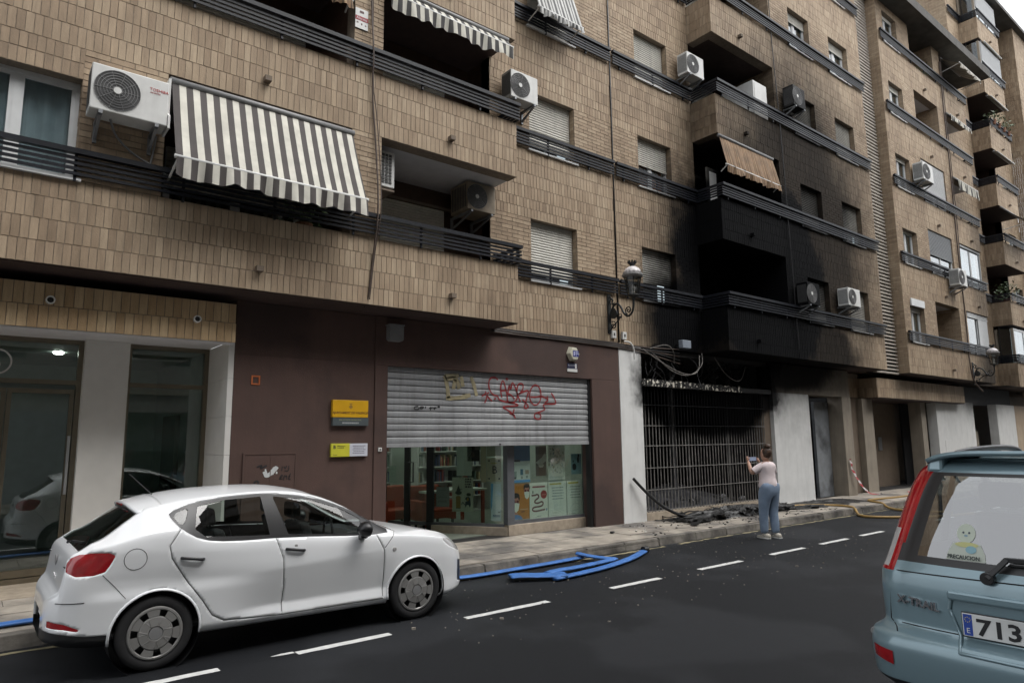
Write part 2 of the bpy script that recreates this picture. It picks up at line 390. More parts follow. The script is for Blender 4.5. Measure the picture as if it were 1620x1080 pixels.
# ------------------------------------------------------------------ brick facades
class Facade:
    """collects bricks of one building"""
    def __init__(s): s.b = []
    def fill(s, face, a0, a1, z0, z1, c, style='s', pitch=None, bw=.084):
        if a1-a0 < .02 or z1-z0 < .02: return
        if style == 's':
            n = max(1, round((z1-z0)/(pitch or .25))); rh = (z1-z0)/n; lw = bw
        else:
            n = max(1, round((z1-z0)/.0765)); rh = (z1-z0)/n; lw = .262
        J = .009 if style == 's' else .011
        for i in range(n):
            off = random.random()*lw if style == 's' else (lw/2 if i % 2 else 0)
            x = a0 - off; lo_z = z0+i*rh+J/2; hi_z = z0+(i+1)*rh-J/2
            while x < a1:
                l = max(x+J/2, a0); r = min(x+lw-J/2, a1); x += lw
                if r-l < .012: continue
                s.b.append((face, l, r, lo_z, hi_z, c+random.uniform(-.0022, .0022), r-l > lw-J-.001))
    def emit(s, wall, name_stuff='brick_field', nind=300, lim=None, m='brick'):
        cw = co.matrix_world.inverted()
        def score(b):
            f, l, r, z0, z1, c, full = b
            P = Vector(((l+r)/2, c, (z0+z1)/2)) if f == 'y' else Vector((c, (l+r)/2, (z0+z1)/2))
            q = cw @ P
            if q.z > -.5 or not full or f != 'y': return 0
            if abs(q.x/-q.z) > .745 or abs(q.y/-q.z) > .495: return 0
            nrm = abs((P-Vector((0,0,1.8))).normalized().y)
            return nrm*(r-l)*(z1-z0)/q.length_squared
        sc = [(score(b), i) for i, b in enumerate(s.b)]; sc.sort(reverse=True)
        ind = {i for v, i in sc[:nind] if v > 0}
        me = D.meshes.new('brick'); u = MB().box(-.5, .5, 0, 1, -.5, .5, skip='k'); me.from_pydata(u.v, [], u.f); me.materials.append(K[m])
        st = MB()
        for i, (f, l, r, z0, z1, c, full) in enumerate(s.b):
            rn = random.random()
            if i in ind:
                o = D.objects.new('brick', me); COL.objects.link(o); o.location = ((l+r)/2, c, (z0+z1)/2); o.scale = (r-l, .03, z1-z0); o.parent = wall
            elif f == 'y': st.box(l, r, c, c+.03, z0, z1, rn, skip='k')
            else: st.box(c, c+.03, l, r, z0, z1, rn, skip='r')
        if st.v:
            o = tag(st.build(name_stuff, m, None, attr=True, fix=False), kind='stuff'); o.parent = wall
        return st

ST = 2.645; Z0 = 3.83
def zk(k): return Z0 + ST*k

def railing(root, x0, x1, y, k, ends='', posts=True, detail=True, depth=.07):
    """dark rail band: broad top rail, four slats, posts, optional return to the wall at an end"""
    z = zk(k)+1.055; yy = y-.075
    t = MB().box(x0, x1, yy-.035, yy+.045, z+.255, z+.315)
    for e, x in (('l', x0), ('r', x1)):
        if e in ends: t.box(x-.03 if e == 'r' else x, x if e == 'r' else x+.03, yy+.045, B-.03, z+.255, z+.315)
    r = t.build('railing', 'rail', root)
    for i in range(4):
        zz = z+.005+i*.062
        s_ = MB().box(x0, x1, yy, yy+.022, zz, zz+.034)
        for e, x in (('l', x0), ('r', x1)):
            if e in ends: s_.box(x-.022 if e == 'r' else x, x if e == 'r' else x+.022, yy+.022, B-.03, zz, zz+.034)
        s_.build('rail_slat', 'rail', r)
    if posts:
        x = x0+.25
        while x < x1: MB().box(x, x+.03, yy+.023, yy+.055, z-.06, z+.254).build('rail_post', 'rail', r); x += 1.15
    return r

def window(root, x0, x1, z0, z1, yf, shut=1.0, shm='shut', rec=.16, frame='alu', sill=True, inside='dark', slide=True, vis=True):
    """recessed sliding window with its roller shutter pulled part way down (shut = share covered)"""
    y = yf+rec; f = MB(); t = .045
    f.box(x0, x0+t, y, y+.06, z0, z1).box(x1-t, x1, y, y+.06, z0, z1).box(x0+t, x1-t, y, y+.06, z1-t, z1).box(x0+t, x1-t, y, y+.06, z0, z0+t)
    xm = (x0+x1)/2
    if slide: f.box(xm-.03, xm+.03, y+.004, y+.056, z0+t, z1-t)
    o = f.build('window', frame, root)
    if slide:
        for a, b in ((x0+t, xm-.03), (xm+.03, x1-t)):
            q = MB(); s_ = .04
            q.box(a, a+s_, y+.012, y+.05, z0+t, z1-t).box(b-s_, b, y+.012, y+.05, z0+t, z1-t).box(a+s_, b-s_, y+.012, y+.05, z0+t, z0+t+s_).box(a+s_, b-s_, y+.012, y+.05, z1-t-s_, z1-t)
            q.build('sash', frame, o)
    if shut < 1:
        MB().box(x0+t, x1-t, y+.028, y+.033, z0+t, z1-t).build('pane', 'glass', o)
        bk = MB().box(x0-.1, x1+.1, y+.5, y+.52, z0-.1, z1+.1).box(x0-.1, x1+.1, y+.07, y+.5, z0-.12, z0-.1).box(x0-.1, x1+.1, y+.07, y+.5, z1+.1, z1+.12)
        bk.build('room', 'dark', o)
        if inside != 'dark': MB().grid(lambda u, v: (x0+(x1-x0)*u, y+.14+.02*sin(u*40), z0+(z1-z0)*v), 40, 1).build('curtain', inside, o)
    if shut > 0:
        m = MB(); zb = z1-(z1-z0)*shut; n = max(1, int((z1-zb)/.05)); h = (z1-zb)/n
        for i in range(n):
            a = zb+i*h
            m.add([(x0+.02, y-.02, a+.006), (x1-.02, y-.02, a+.006), (x1-.02, y-.032, a+h*.55), (x0+.02, y-.032, a+h*.55), (x1-.02, y-.02, a+h), (x0+.02, y-.02, a+h), (x0+.02, y-.008, a+h), (x1-.02, y-.008, a+h)],
                  [(0,1,2,3), (3,2,4,5), (5,4,7,6)])
        m.box(x0+.02, x1-.02, y-.008, y-.003, zb, z1)
        m.box(x0+.02, x1-.02, y-.03, y-.012, zb-.02, zb+.002)
        m.build('shutter', shm, o, fix=False)
    if sill: MB().box(x0-.05, x1+.06, yf-.05, yf+rec, z0-.035, z0-.002).build('sill', 'stone' if frame == 'bronze' else 'alu', o)
    return o

def spout(root, x, z, y=A):
    MB().box(x-.045, x+.045, y-.10, y+.02, z-.035, z+.035).build('drain_spout', 'tan', root)
# ------------------------------------------------------------------ building with the library
def seg(core, fac, x0, x1, z0, z1, y, style='s', th=.26, pitch=None):
    core.box(x0, x1, y+.006, y+th, z0, z1)
    fac.fill('y', x0, x1, z0, z1, y, style, pitch)
def reveal(fac, x, y0, y1, z0, z1): fac.fill('x', y0, y1, z0, z1, x-.004, 'r')

b1 = thing('apartment_building', 'tan brick apartment block with the half shuttered library on its ground floor', 'building', (3, B, 0))
F1 = Facade(); core = MB(); soff = MB(); logg = MB(); NL = 5
FC = Facade(); FC.fill('y', -3, 2.72, 3.17, 3.70, 9.40, 's', .265, bw=.098)
K['canbrick'] = brick_mat('ochre_canopy_brick', False, ((.26, .165, .085), (.36, .24, .125), (.43, .30, .165), (.50, .37, .22)))
cf = MB().box(-3, 2.715, 9.408, 9.6, 3.172, 3.698).build('canopy_fascia', 'mortar', b1); FC.emit(cf, m='canbrick', nind=80)
for k in range(NL):
    z = zk(k); zw0, zw1, zt = z+1.04, z+2.26, z+ST
    # bay in front (left)
    seg(core, F1, -3, 7.30, z, z+1.02, A)
    for (x0, x1) in ((-3, -.5), (.72, 1.62), (4.13, 4.62)):
        seg(core, F1, x0, x1, z+1.02, zt, A, 'r')
        if x1 > 0: pass
    seg(core, F1, -.5, .72, zw1, zt, A)
    reveal(F1, .72, A+.02, A+.26, zw0, zw1)
    # slabs under each loggia
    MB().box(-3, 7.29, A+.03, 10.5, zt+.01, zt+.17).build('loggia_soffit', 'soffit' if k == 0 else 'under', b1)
    for a, b_ in ((1.62, 4.13), (4.62, 7.24)):
        logg.box(a, b_, 10.4, 10.5, z+.15, zt); logg.box(b_, b_+.06, A+.26 if b_ < 5 else B+.02, 10.4, z+.15, zt)
        logg.box(a-.06, a, A+.26, 10.4, z+.15, zt)
    # recessed wall to the right
    wb = z+.02 if k == 0 else z
    seg(core, F1, 7.24, 10.585, wb, z+1.03, B)
    seg(core, F1, 7.24, 8.22, z+1.03, zw1, B, 'r'); seg(core, F1, 9.46, 10.585, z+1.03, zw1, B, 'r')
    seg(core, F1, 7.24, 10.585, zw1, zt, B)
    reveal(F1, 9.46, B+.02, B+.2, zw0, zw1)
top = zk(NL)
core.box(-3, 7.3, A, B+2, top, top+.5).box(7.24, 10.585, B, B+2, top, top+.5)
wall1 = core.build('wall', 'mortar', b1)
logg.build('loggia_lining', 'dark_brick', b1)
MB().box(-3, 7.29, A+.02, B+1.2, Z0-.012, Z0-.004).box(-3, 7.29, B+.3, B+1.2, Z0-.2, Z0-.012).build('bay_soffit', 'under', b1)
F1.emit(wall1)
for k in range(4):
    railing(b1, -3, 7.33, A, k, 'r'); railing(b1, 7.26, 10.57, B, k)
    z = zk(k)
    window(b1, 8.22, 9.46, z+1.04, z+2.26, B, shut=.86, shm='shut')
    window(b1, -.5, .72, z+1.04, z+2.26, A, shut=0, inside='curtain')
for x, z in ((2.84, 6.80), (5.88, 6.79), (2.84, 4.11), (5.9, 4.13), (2.84, 9.43), (5.88, 9.43)): spout(b1, x, z)
# shutter of the first floor loggia, glazed doors of the others
for k, x0, x1 in ((0, 4.75, 6.66), (1, 4.75, 6.66), (0, 1.9, 3.9), (1, 1.9, 3.9)):
    window(b1, x0, x1, zk(k)+.2, zk(k)+2.26, 10.24, shut=.98 if (k, x0) == (0, 4.75) else .3, rec=.12, sill=False)
MB().box(4.75, 7.2, 10.30, 10.38, 6.10, 6.15).build('lintel_rail', 'tan', b1)
r = MB().box(5.0, 6.9, 9.3, 9.34, 4.78, 4.81)
for i in range(22): r.box(4.95+i*.045, 4.965+i*.045, 9.26, 9.275, 4.62, 4.86)
r.build('drying_rack', 'gplast', b1)

# ground floor: brown plaster
br = MB()
br.box(2.80, 4.94, B, B+.3, .11, 3.815).box(4.94, 10.56, B-.02, B+.25, 3.03, 3.815).box(4.94, 5.165, B-.02, B+.3, .11, 3.03).box(9.75, 10.56, B-.02, B+.3, .11, 3.03)
br.box(-3, 2.8, 10.9, 11.1, 3.3, 3.815)
br.build('shopfront_wall', 'brown', b1, bevel=.008)
MB().box(2.81, 4.935, B-.006, B+.01, 3.06, 3.068).build('plaster_joint', 'brown', b1)
MB().box(3.04, 3.06, B-.01, B+.01, 2.64, 2.77).box(3.14, 3.16, B-.01, B+.01, 2.64, 2.77).box(3.06, 3.14, B-.01, B+.01, 2.64, 2.66).box(3.06, 3.14, B-.01, B+.01, 2.75, 2.77).build('wall_vent', 'orange', b1)
hp = MB().box(3.0, 3.70, B-.018, B-.002, .55, 1.67).build('access_panel', 'brown', b1, bevel=.004)
MB().box(2.97, 3.0, B-.024, B-.002, .55, 1.70).box(3.70, 3.73, B-.024, B-.002, .55, 1.70).box(3.0, 3.70, B-.024, B-.002, 1.67, 1.70).box(3.345, 3.355, B-.022, B-.002, .55, 1.67).build('panel_frame', 'brown', hp)
# portal: canopy, white pillars, glazed front, lobby
MB().box(-3, 2.72, 9.6, 10.9, 3.22, 3.3).box(-3, 2.715, 9.42, 9.6, 3.16, 3.172).build('canopy_soffit', 'soffit', b1)
MB().box(-3, 2.72, 9.6, 10.9, 3.3, 3.34).build('canopy_top', 'roof', b1)
MB().box(1.13, 1.655, 10.52, 10.95, .11, 3.22).build('portal_pillar', 'portalw', b1)
jb = MB()
for i in range(6):
    z0, z1 = .115+i*.52, min(.115+(i+1)*.52-.004, 3.22)
    jb.box(2.725, 2.80, B+.01, 10.9, z0, z1)
jb.build('portal_jamb', 'portalw', b1)
for cx, cz in ((.62, 3.50), (2.22, 3.44)):
    MB().lathe([(.033, -.02), (.034, -.05), (.048, -.05), (.048, 0)], (cx, 9.40, cz), 16, 'y', False, False).build('canopy_spout', 'portalw', b1)
    MB().lathe([(.033, -.03), (.033, -.02)], (cx, 9.40, cz), 16, 'y').build('spout_hole', 'black', b1)
fr = MB(); yg = 10.72
def fbar(m, x0, x1, z0, z1, d=.05): m.box(x0, x1, yg-d, yg+.04, z0, z1)
for x0, x1 in ((-1.2, 1.13), (1.655, 2.725)):
    fbar(fr, x0, x0+.05, .12, 3.22); fbar(fr, x1-.06, x1, .12, 3.22); fbar(fr, x0+.05, x1-.06, 3.16, 3.22); fbar(fr, x0+.05, x1-.06, 2.62, 2.68); fbar(fr, x0+.05, x1-.06, .12, .20)
pf = fr.build('portal_frame', 'bronze', b1)
dr = MB()
for x0, x1 in ((-1.14, .33), (.34, 1.06)):
    fbar(dr, x0, x0+.05, .21, 2.56, .03); fbar(dr, x1-.05, x1, .21, 2.56, .03); fbar(dr, x0+.05, x1-.05, 2.5, 2.56, .03); fbar(dr, x0+.05, x1-.05, .21, .3, .03)
dd = dr.build('glass_door', 'bronze', b1)
MB().box(1.02, 1.05, yg-.09, yg-.035, 1.2, 1.95).build('door_handle', 'steel', dd)
gl = MB()
for x0, x1, z0, z1 in ((-1.15, 1.07, 2.68, 3.16), (1.705, 2.665, 2.68, 3.16), (1.705, 2.665, .2, 2.62)): gl.box(x0, x1, yg, yg+.008, z0, z1)
gl.build('pane', 'pglass', pf)
gl = MB()
for x0, x1 in ((-1.09, .28), (.39, 1.01)): gl.box(x0, x1, yg, yg+.008, .3, 2.5)
gl.build('pane', 'pglass', dd)
K['lobby'] = mat('lobby_wall', (.34, .38, .37), .6, var=.08)
K['lobbyf'] = mat('lobby_floor', (.12, .115, .10), .3)
K['lamp'] = mat('lamp_glow', (1, .98, .92), emit=14, var=0)
lb = MB().box(-3, 2.8, 14.2, 14.3, .1, 3.3).box(2.72, 2.8, 10.9, 14.2, .1, 3.3).box(-3.1, -3, 10.9, 14.2, .1, 3.3).box(-3, 2.72, 10.95, 14.2, 3.2, 3.26)
lb.build('lobby', 'lobby', b1)
MB().box(-3, 2.72, 10.8, 14.2, .10, .125).build('lobby_floor', 'lobbyf', b1)
MB().box(1.3, 1.6, 11.0, 13.0, .12, 2.9).box(-.6, .3, 14.1, 14.19, .12, 2.2).box(2.64, 2.715, 12.2, 13.1, .12, 2.3).build('lobby_door', 'dark_brick', b1)
MB().lathe([(.055, -.02), (.07, 0)], (.95, 12.0, 3.19), 20).build('ceiling_lamp', 'lamp', b1)
MB().box(-2.6, 2.6, 9.7, 10.68, .115, .135).build('portal_step', 'stone', b1)

# ------------------------------------------------------------------ burnt building
b2 = thing('apartment_building', 'tan brick apartment block with its front blackened by fire', 'building', (16, B, 0))
F2 = Facade(); core = MB(); soff = MB(); logg = MB()
X2, BX0, BX1 = 21.78, 13.55, 16.30
for k in range(NL):
    z = zk(k); zw0, zw1, zt = z+1.04, z+2.26, z+ST
    seg(core, F2, 10.615, 13.56, z if k else z, z+1.03, B)
    seg(core, F2, 10.615, 11.47, z+1.03, zw1, B, 'r'); seg(core, F2, 12.66, 13.56, z+1.03, zw1, B, 'r'); seg(core, F2, 10.615, 13.56, zw1, zt, B)
    reveal(F2, 12.66, B+.02, B+.2, zw0, zw1)
    seg(core, F2, BX0, X2, z, z+1.02, A)
    F2.fill('x', A+.005, B, z, z+1.02, BX0-.008, 's')
    for x0, x1 in ((BX1, 17.35), (18.5, 19.7), (20.9, X2)): seg(core, F2, x0, x1, z+1.02, zw1, A, 'r')
    seg(core, F2, BX1, X2, zw1, zt, A)
    for x in (18.5, 20.9): reveal(F2, x, A+.02, A+.2, zw0, zw1)
    reveal(F2, BX1, A+.02, 10.3, z+1.02, zt)
    MB().box(BX0+.02, X2, A+.03, 10.5, zt+.012, zt+.17).build('loggia_soffit', 'under', b2); core.box(BX0, BX0+.24, A+.26, B, z, z+1.02)
    logg.box(BX0, BX1, 10.4, 10.5, z+.15, zt).box(BX1+.004, BX1+.08, A+.27, 10.4, z+.15, zt).box(BX0-.06, BX0, B+.27, 10.4, z+.15, zt)
core.box(10.615, 13.55, B, B+2, top, top+.5).box(BX0, X2, A, B+2, top, top+.5).box(BX0+.02, X2, B+.9, B+1.1, Z0, top)
wall2 = core.build('wall', 'mortar', b2)
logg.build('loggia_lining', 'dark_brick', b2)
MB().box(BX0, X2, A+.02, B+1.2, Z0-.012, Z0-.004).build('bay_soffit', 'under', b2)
F2.emit(wall2)
for k in range(5):
    z = zk(k)
    railing(b2, BX0-.03, X2-.02, A, k, 'l'); railing(b2, 10.64, BX0-.04, B, k)
    window(b2, 11.47, 12.66, z+1.04, z+2.26, B, shut=(.62, .5, .9, .8, .8)[k], inside=('dark', 'orange', 'dark', 'dark', 'dark')[k])
    window(b2, 17.35, 18.5, z+1.04, z+2.26, A, shut=(.95, .9, .95, .22, .3)[k], inside='curtain')
    window(b2, 19.7, 20.9, z+1.04, z+2.26, A, shut=(.97, .75, .85, .22, .3)[k], inside='curtain')
for x, z in ((14.75, 4.13), (14.75, 6.78), (14.75, 9.42), (14.75, 12.07)): spout(b2, x, z)
for k in range(4): window(b2, 13.8, 15.6, zk(k)+.2, zk(k)+2.26, 10.24, shut=.25, rec=.12, sill=False)
# ground floor: pillars, band, burnt shop cavity
MB().box(10.565, 11.26, B-.03, B+.45, .11, 3.79).build('pillar', 'white', b2, bevel=.006)
MB().box(16.40, 18.24, B-.03, B+.4, .11, 3.0).build('pillar', 'white', b2, bevel=.006)
MB().box(16.40, 20.68, B-.02, B+.4, 3.0, 3.79).build('fascia', 'beige', b2, bevel=.006)
MB().box(20.12, 20.66, B-.05, B+.4, .11, 3.0).build('pilaster', 'beige', b2, bevel=.01)
MB().box(18.24, 20.12, 10.9, 11.0, .11, 3.0).box(18.24, 18.3, B+.4, 10.9, .11, 3.0).box(20.1, 20.16, B+.4, 10.9, .11, 3.0).build('entrance_lining', 'char', b2)
MB().box(19.25, 20.08, 10.05, 10.13, .12, 2.85).build('entrance_door', mat('sooty_grey_door', (.22, .235, .25), .5, var=.15, soot=True, col2=(.03, .03, .032), c2scale=1.2, c2thr=(.5, .7)), b2)
cv = MB().box(11.26, 16.40, 13.9, 14.0, .1, 3.8).box(11.2, 11.262, B+.3, 13.9, .1, 3.8).box(16.4, 16.5, B+.3, 13.9, .1, 3.8).box(11.26, 16.4, B+.1, 13.9, 3.7, 3.8).box(11.26, 16.4, B+.02, 13.9, .09, .14)
cv.build('burnt_shop_room', 'char', b2)
MB().box(16.02, 16.40, B+.08, B+.3, .11, 2.98).build('burnt_frame', 'tan', b2)
MB().box(11.28, 16.0, B-.02, B+.2, .11, .28).build('sill', 'stone', b2)
# charred beam with the last of its white paint
bm_ = MB(); n = 60
for i in range(n):
    x = 11.27+i*(15.0-11.27)/n; dz = random.uniform(-.02, .02)
    bm_.box(x, x+.0625, B-.04+random.uniform(-.008, .008), B+.12, 2.97+dz*.3-(x-11)*.006, 3.12+dz*.7-(x-11)*.012)
bm_.build('charred_beam', 'peel', b2)
MB().box(14.9, 16.4, B, B+.12, 2.95, 3.06).build('charred_beam', 'char', b2)
rg = MB()
for i in range(46):   # torn lining and wires behind the beam
    x = random.uniform(11.4, 16.2); p = [(x, B+.1+random.random()*.6, 3.75)]
    for j in range(5): p.append((p[-1][0]+random.uniform(-.25, .25), p[-1][1]+random.uniform(-.12, .12), p[-1][2]-random.uniform(.03, .2)))
    rg.tube(chaikin(p, 1), random.uniform(.006, .02), 5)
tag(rg.build('burnt_lining_shreds', 'char', b2), kind='stuff')

# lattice strip between the two blocks
lt = thing('ventilation_lattice', 'tall recessed strip of grey horizontal slats between the burnt block and its neighbour', 'louvre screen', (22.6, 9.3, 3.8))
z = 3.80; K['lat'] = mat('lattice_clay', (.38, .345, .30), .8, var=.2, scale=5, soot=True)
bk = MB().box(21.79, 23.40, 9.52, 9.6, 3.80, 18.0).build('backing', 'joint', lt)
me = None
while z < 17.6:
    m = MB().box(21.8, 23.39, 9.28, 9.40, z, z+.052)
    m.build('slat', 'lat', lt); z += .118
m = MB()
for i in range(12): m.box(21.86+i*.135, 21.875+i*.135, 9.33, 9.46, 3.80, 17.6)
m.build('mullion', 'joint', lt)
# ------------------------------------------------------------------ third block
b3 = thing('apartment_building', 'five storey tan brick block with a dark eave beyond the slatted strip', 'building', (27.4, B, 0))
F3 = Facade(); core = MB(); soff = MB(); logg = MB()
P0, P1 = 23.42, 31.45
top3 = zk(5)
for k in range(5):
    z = zk(k); zw0, zw1, zt = z+1.04, z+2.26, z+ST
    seg(core, F3, P0, P1, z, z+1.02, A)
    F3.fill('x', A+.005, 9.55, z, zt, P0-.008, 'r')
    seg(core, F3, P0, 23.92, z+1.02, zt, A, 'r'); seg(core, F3, 25.06, 26.1, z+1.02, zt, A, 'r'); seg(core, F3, 28.32, 29.05, z+1.02, zt, A, 'r')
    seg(core, F3, 23.92, 25.06, zw1, zt, A)
    reveal(F3, 25.06, A+.02, A+.2, zw0, zw1); reveal(F3, 28.32, A+.02, 10.3, z+1.02, zt)
    MB().box(P0, P1-.02, A+.03, 10.5, zt+.012, zt+.17).build('loggia_soffit', 'soffit', b3)
    logg.box(26.04, 26.1, A+.26, 10.4, z+.15, zt).box(26.1, 28.32, 10.4, 10.5, z+.15, zt).box(29.05, P1, 10.4, 10.5, z+.15, zt).box(28.99, 29.05, A+.26, 10.4, z+.15, zt)
    window(b3, 23.92, 25.06, zw0, zw1, A, shut=(.12, .05, .1, .15, .1)[k], inside='curtain')
    railing(b3, P0+.05, P1+.03, A, k, 'r')
    spout(b3, 27.1, z+.28); spout(b3, 30.4, z+.28)
    F3.fill('y', P1-.3, 33.0, z, zt, B, 's'); core.box(P1-.3, 33.0, B+.008, B+.25, z, zt)
core.box(P0, P0+.25, A+.26, 9.6, Z0, top3)
wall3 = core.build('wall', 'mortar', b3)
logg.build('loggia_lining', K['brick'], b3)
MB().box(P0, P1, A+.02, B+1.2, Z0-.012, Z0-.004).build('bay_soffit', 'under', b3)
F3.emit(wall3, nind=120)
MB().hexa([(P0-.2, A-.62, top3-.10), (33.0, A-.62, top3-.10), (33.0, B+5, top3-.08), (P0-.2, B+5, top3-.08), (P0-.2, A-.62, top3+.25), (33.0, A-.62, top3+.25), (33.0, B+5, top3+2.2), (P0-.2, B+5, top3+2.2)]).build('eave', 'roof', b3)
def encl(x0, x1, k, shut, shm, inside='curtain', z1=None): window(b3, x0, x1, zk(k)+1.04, zk(k)+(z1 or 2.62), A, shut=shut, shm=shm, rec=.06, inside=inside, sill=False)
encl(26.1, 28.32, 1, .55, 'shutg', 'dark'); encl(26.1, 28.32, 2, .82, 'alu', 'dark')
encl(29.2, 31.4, 1, .03, 'alu'); encl(29.2, 31.4, 0, .1, 'alu', 'dark')
MB().box(30.3, 31.3, A+.03, A+.045, zk(0)+1.08, zk(0)+2.5).build('sliding_shutter', 'alu', b3)
MB().box(23.95, 25.02, A-.05, A-.005, zk(0)+2.26, zk(0)+2.5).build('awning_box', 'alu', b3)
# ground floor: portal with brick canopy
F3g = Facade(); cg = MB()
F3g.fill('y', 22.0, 29.3, 3.03, 3.64, 9.40, 's', .3); F3g.fill('x', 9.41, 10.3, 3.03, 3.64, 21.99, 's', .3)
cg.box(22.0, 29.3, 9.408, 10.3, 3.03, 3.64); cg.box(20.68, 22.0, B+.3, 10.3, 3.03, 3.79); F3g.fill('y', 20.7, 21.98, 3.05, 3.64, B+.28, 's', .3)
cw_ = cg.build('canopy', 'mortar', b3); F3g.emit(cw_, nind=80)
MB().box(22.02, 29.28, 9.42, 10.9, 3.0, 3.028).box(20.68, 22.0, B+.3, 10.9, 3.0, 3.028).build('canopy_soffit', 'under', b3)
MB().box(20.66, 21.72, B+.28, B+.5, .11, 3.0).box(24.0, 26.2, 10.7, 10.9, .11, 3.0).box(21.9, 22.7, 10.8, 10.95, .11, 3.0).build('portal_wall', 'tan', b3)
for x0, x1 in ((21.72, 22.42), (26.15, 26.55)): MB().box(x0, x1, B+.1, B+.5, .11, 3.0).build('portal_pilaster', 'beige', b3)
for x0, x1, y in ((22.7, 24.0, 10.9), (26.55, 27.2, 10.6)): MB().box(x0, x1, y, y+.06, .11, 3.0).build('portal_recess', 'dark', b3)
d3 = MB().box(22.72, 22.78, 10.8, 10.88, .12, 2.3).box(23.9, 23.98, 10.8, 10.88, .12, 2.3).box(22.78, 23.9, 10.8, 10.88, 2.24, 2.3).build('portal_door', 'bronze', b3)
MB().box(24.7, 24.95, 10.66, 10.7, 1.35, 1.8).build('intercom', 'alug', b3, bevel=.01)
MB().box(27.2, 30.9, B-.02, B+.3, .11, 3.1).build('white_wall', 'white', b3, bevel=.006)
MB().box(27.75, 28.35, B-.028, B-.021, .4, 1.66).build('meter_door', 'white', b3, bevel=.003)
MB().box(30.9, 33.0, 10.7, 10.8, .11, 3.1).box(30.9, 37, B+.4, B+.5, 3.05, 3.8).build('entrance_recess', 'char', b3)
MB().box(20.7, 70, 11.6, 11.7, .1, 3.9).box(20.7, 70, 9.6, 11.6, 3.822, 3.9).build('back_wall', 'tan', b3)
MB().box(31.5, 32.9, 10.2, 10.65, .11, 2.0).build('entrance_lining', 'beige', b3)

# ------------------------------------------------------------------ fourth block (taller)
b4 = thing('apartment_building', 'taller seven storey brick block with stacked corner balconies at the far right', 'building', (36, B, 0))
F4 = Facade(); core = MB(); soff = MB(); logg = MB()
Q0, Q1, Q2 = 34.45, 37.3, 40.0
for k in range(7):
    z = zk(k); zw0, zw1, zt = z+1.04, z+2.26, z+ST
    if k >= 5:
        pass
    F4.fill('y', 33.0, Q0, z, zt, B, 's'); core.box(33.0, Q0, B+.008, B+.25, z, zt)
    seg(core, F4, Q0, Q1, z, z+1.02, A); F4.fill('x', A+.005, B, z, z+1.02, Q0-.008, 's'); core.box(Q0, Q0+.2, A+.26, B, z, z+1.02)
    for x0, x1, a, b_ in ((Q1, Q2, z, zw0), (Q1, 38.2, zw0, zw1), (39.3, Q2, zw0, zw1), (Q1, Q2, zw1, zt)): seg(core, F4, x0, x1, a, b_, B)
    seg(core, F4, Q2, 44, z, zt, A); F4.fill('x', A+.005, B, z, zt, Q2-.008, 's')
    MB().box(Q0, Q1, A+.02, 10.5, z-.01, z+.15).build('balcony_soffit', 'under', b4)
    logg.box(Q0, Q1, 10.4, 10.5, z+.15, zt).box(Q1, Q1+.05, B, 10.4, z+.15, zt).box(Q0-.05, Q0, B+.2, 10.4, z+.15, zt)
    window(b4, 38.2, 39.3, zw0, zw1, B, shut=.1, inside='curtain'); railing(b4, Q1, Q2, B, k, posts=False)
    spout(b4, 35.9, z+.28)
    railing(b4, Q0-.03, Q1+.03, A, k, 'lr'); railing(b4, P1 if k < 5 else 33.0, Q0-.04, B, k, posts=False)
    if k in (5, 6, 0):
        window(b4, Q0+.1, Q1-.05, z+1.05, z+2.5, A, shut=.62 if k else 0, shm='alu', rec=.03, inside='curtain', sill=False)
        g_ = MB().box(Q0+.02, Q0+.06, A+.05, B-.02, z+1.05, z+2.5).build('side_pane', 'glass', b4)
        MB().box(Q0, Q0+.08, A+.03, A+.12, z+1.05, z+2.5).box(Q0, Q0+.08, B-.1, B-.02, z+1.05, z+2.5).build('corner_post', 'beige', b4)
F4.fill('x', B, 17, top3-1, zk(7), 32.99, 'r'); core.box(33.0, 33.25, B+.25, 17, top3-1, zk(7))
wall4 = core.build('wall', 'mortar', b4)
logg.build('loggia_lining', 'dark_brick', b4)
F4.emit(wall4, nind=60)
MB().box(34.35, 60, A-.24, B, zk(7), zk(7)+.17).box(32.95, 60, B, 17.2, zk(7), zk(7)+.17).build('eave', 'roof', b4)
MB().box(33.6, 35.9, B-.02, B+.3, .11, 3.1).build('pillar', 'white', b4, bevel=.006)
MB().box(35.9, 37.4, B, B+.3, .11, 3.1).box(38.6, 44, B, B+.3, .11, 3.8).build('shop_wall', 'brick', b4)
MB().box(37.4, 38.6, B+.1, B+.14, .5, 2.9).build('green_shop_panel', mat('green_panel', (.16, .24, .21), .5), b4)
MB().box(33, 44, A+.02, B+.3, Z0-.012, Z0-.004).build('bay_soffit', 'under', b4)
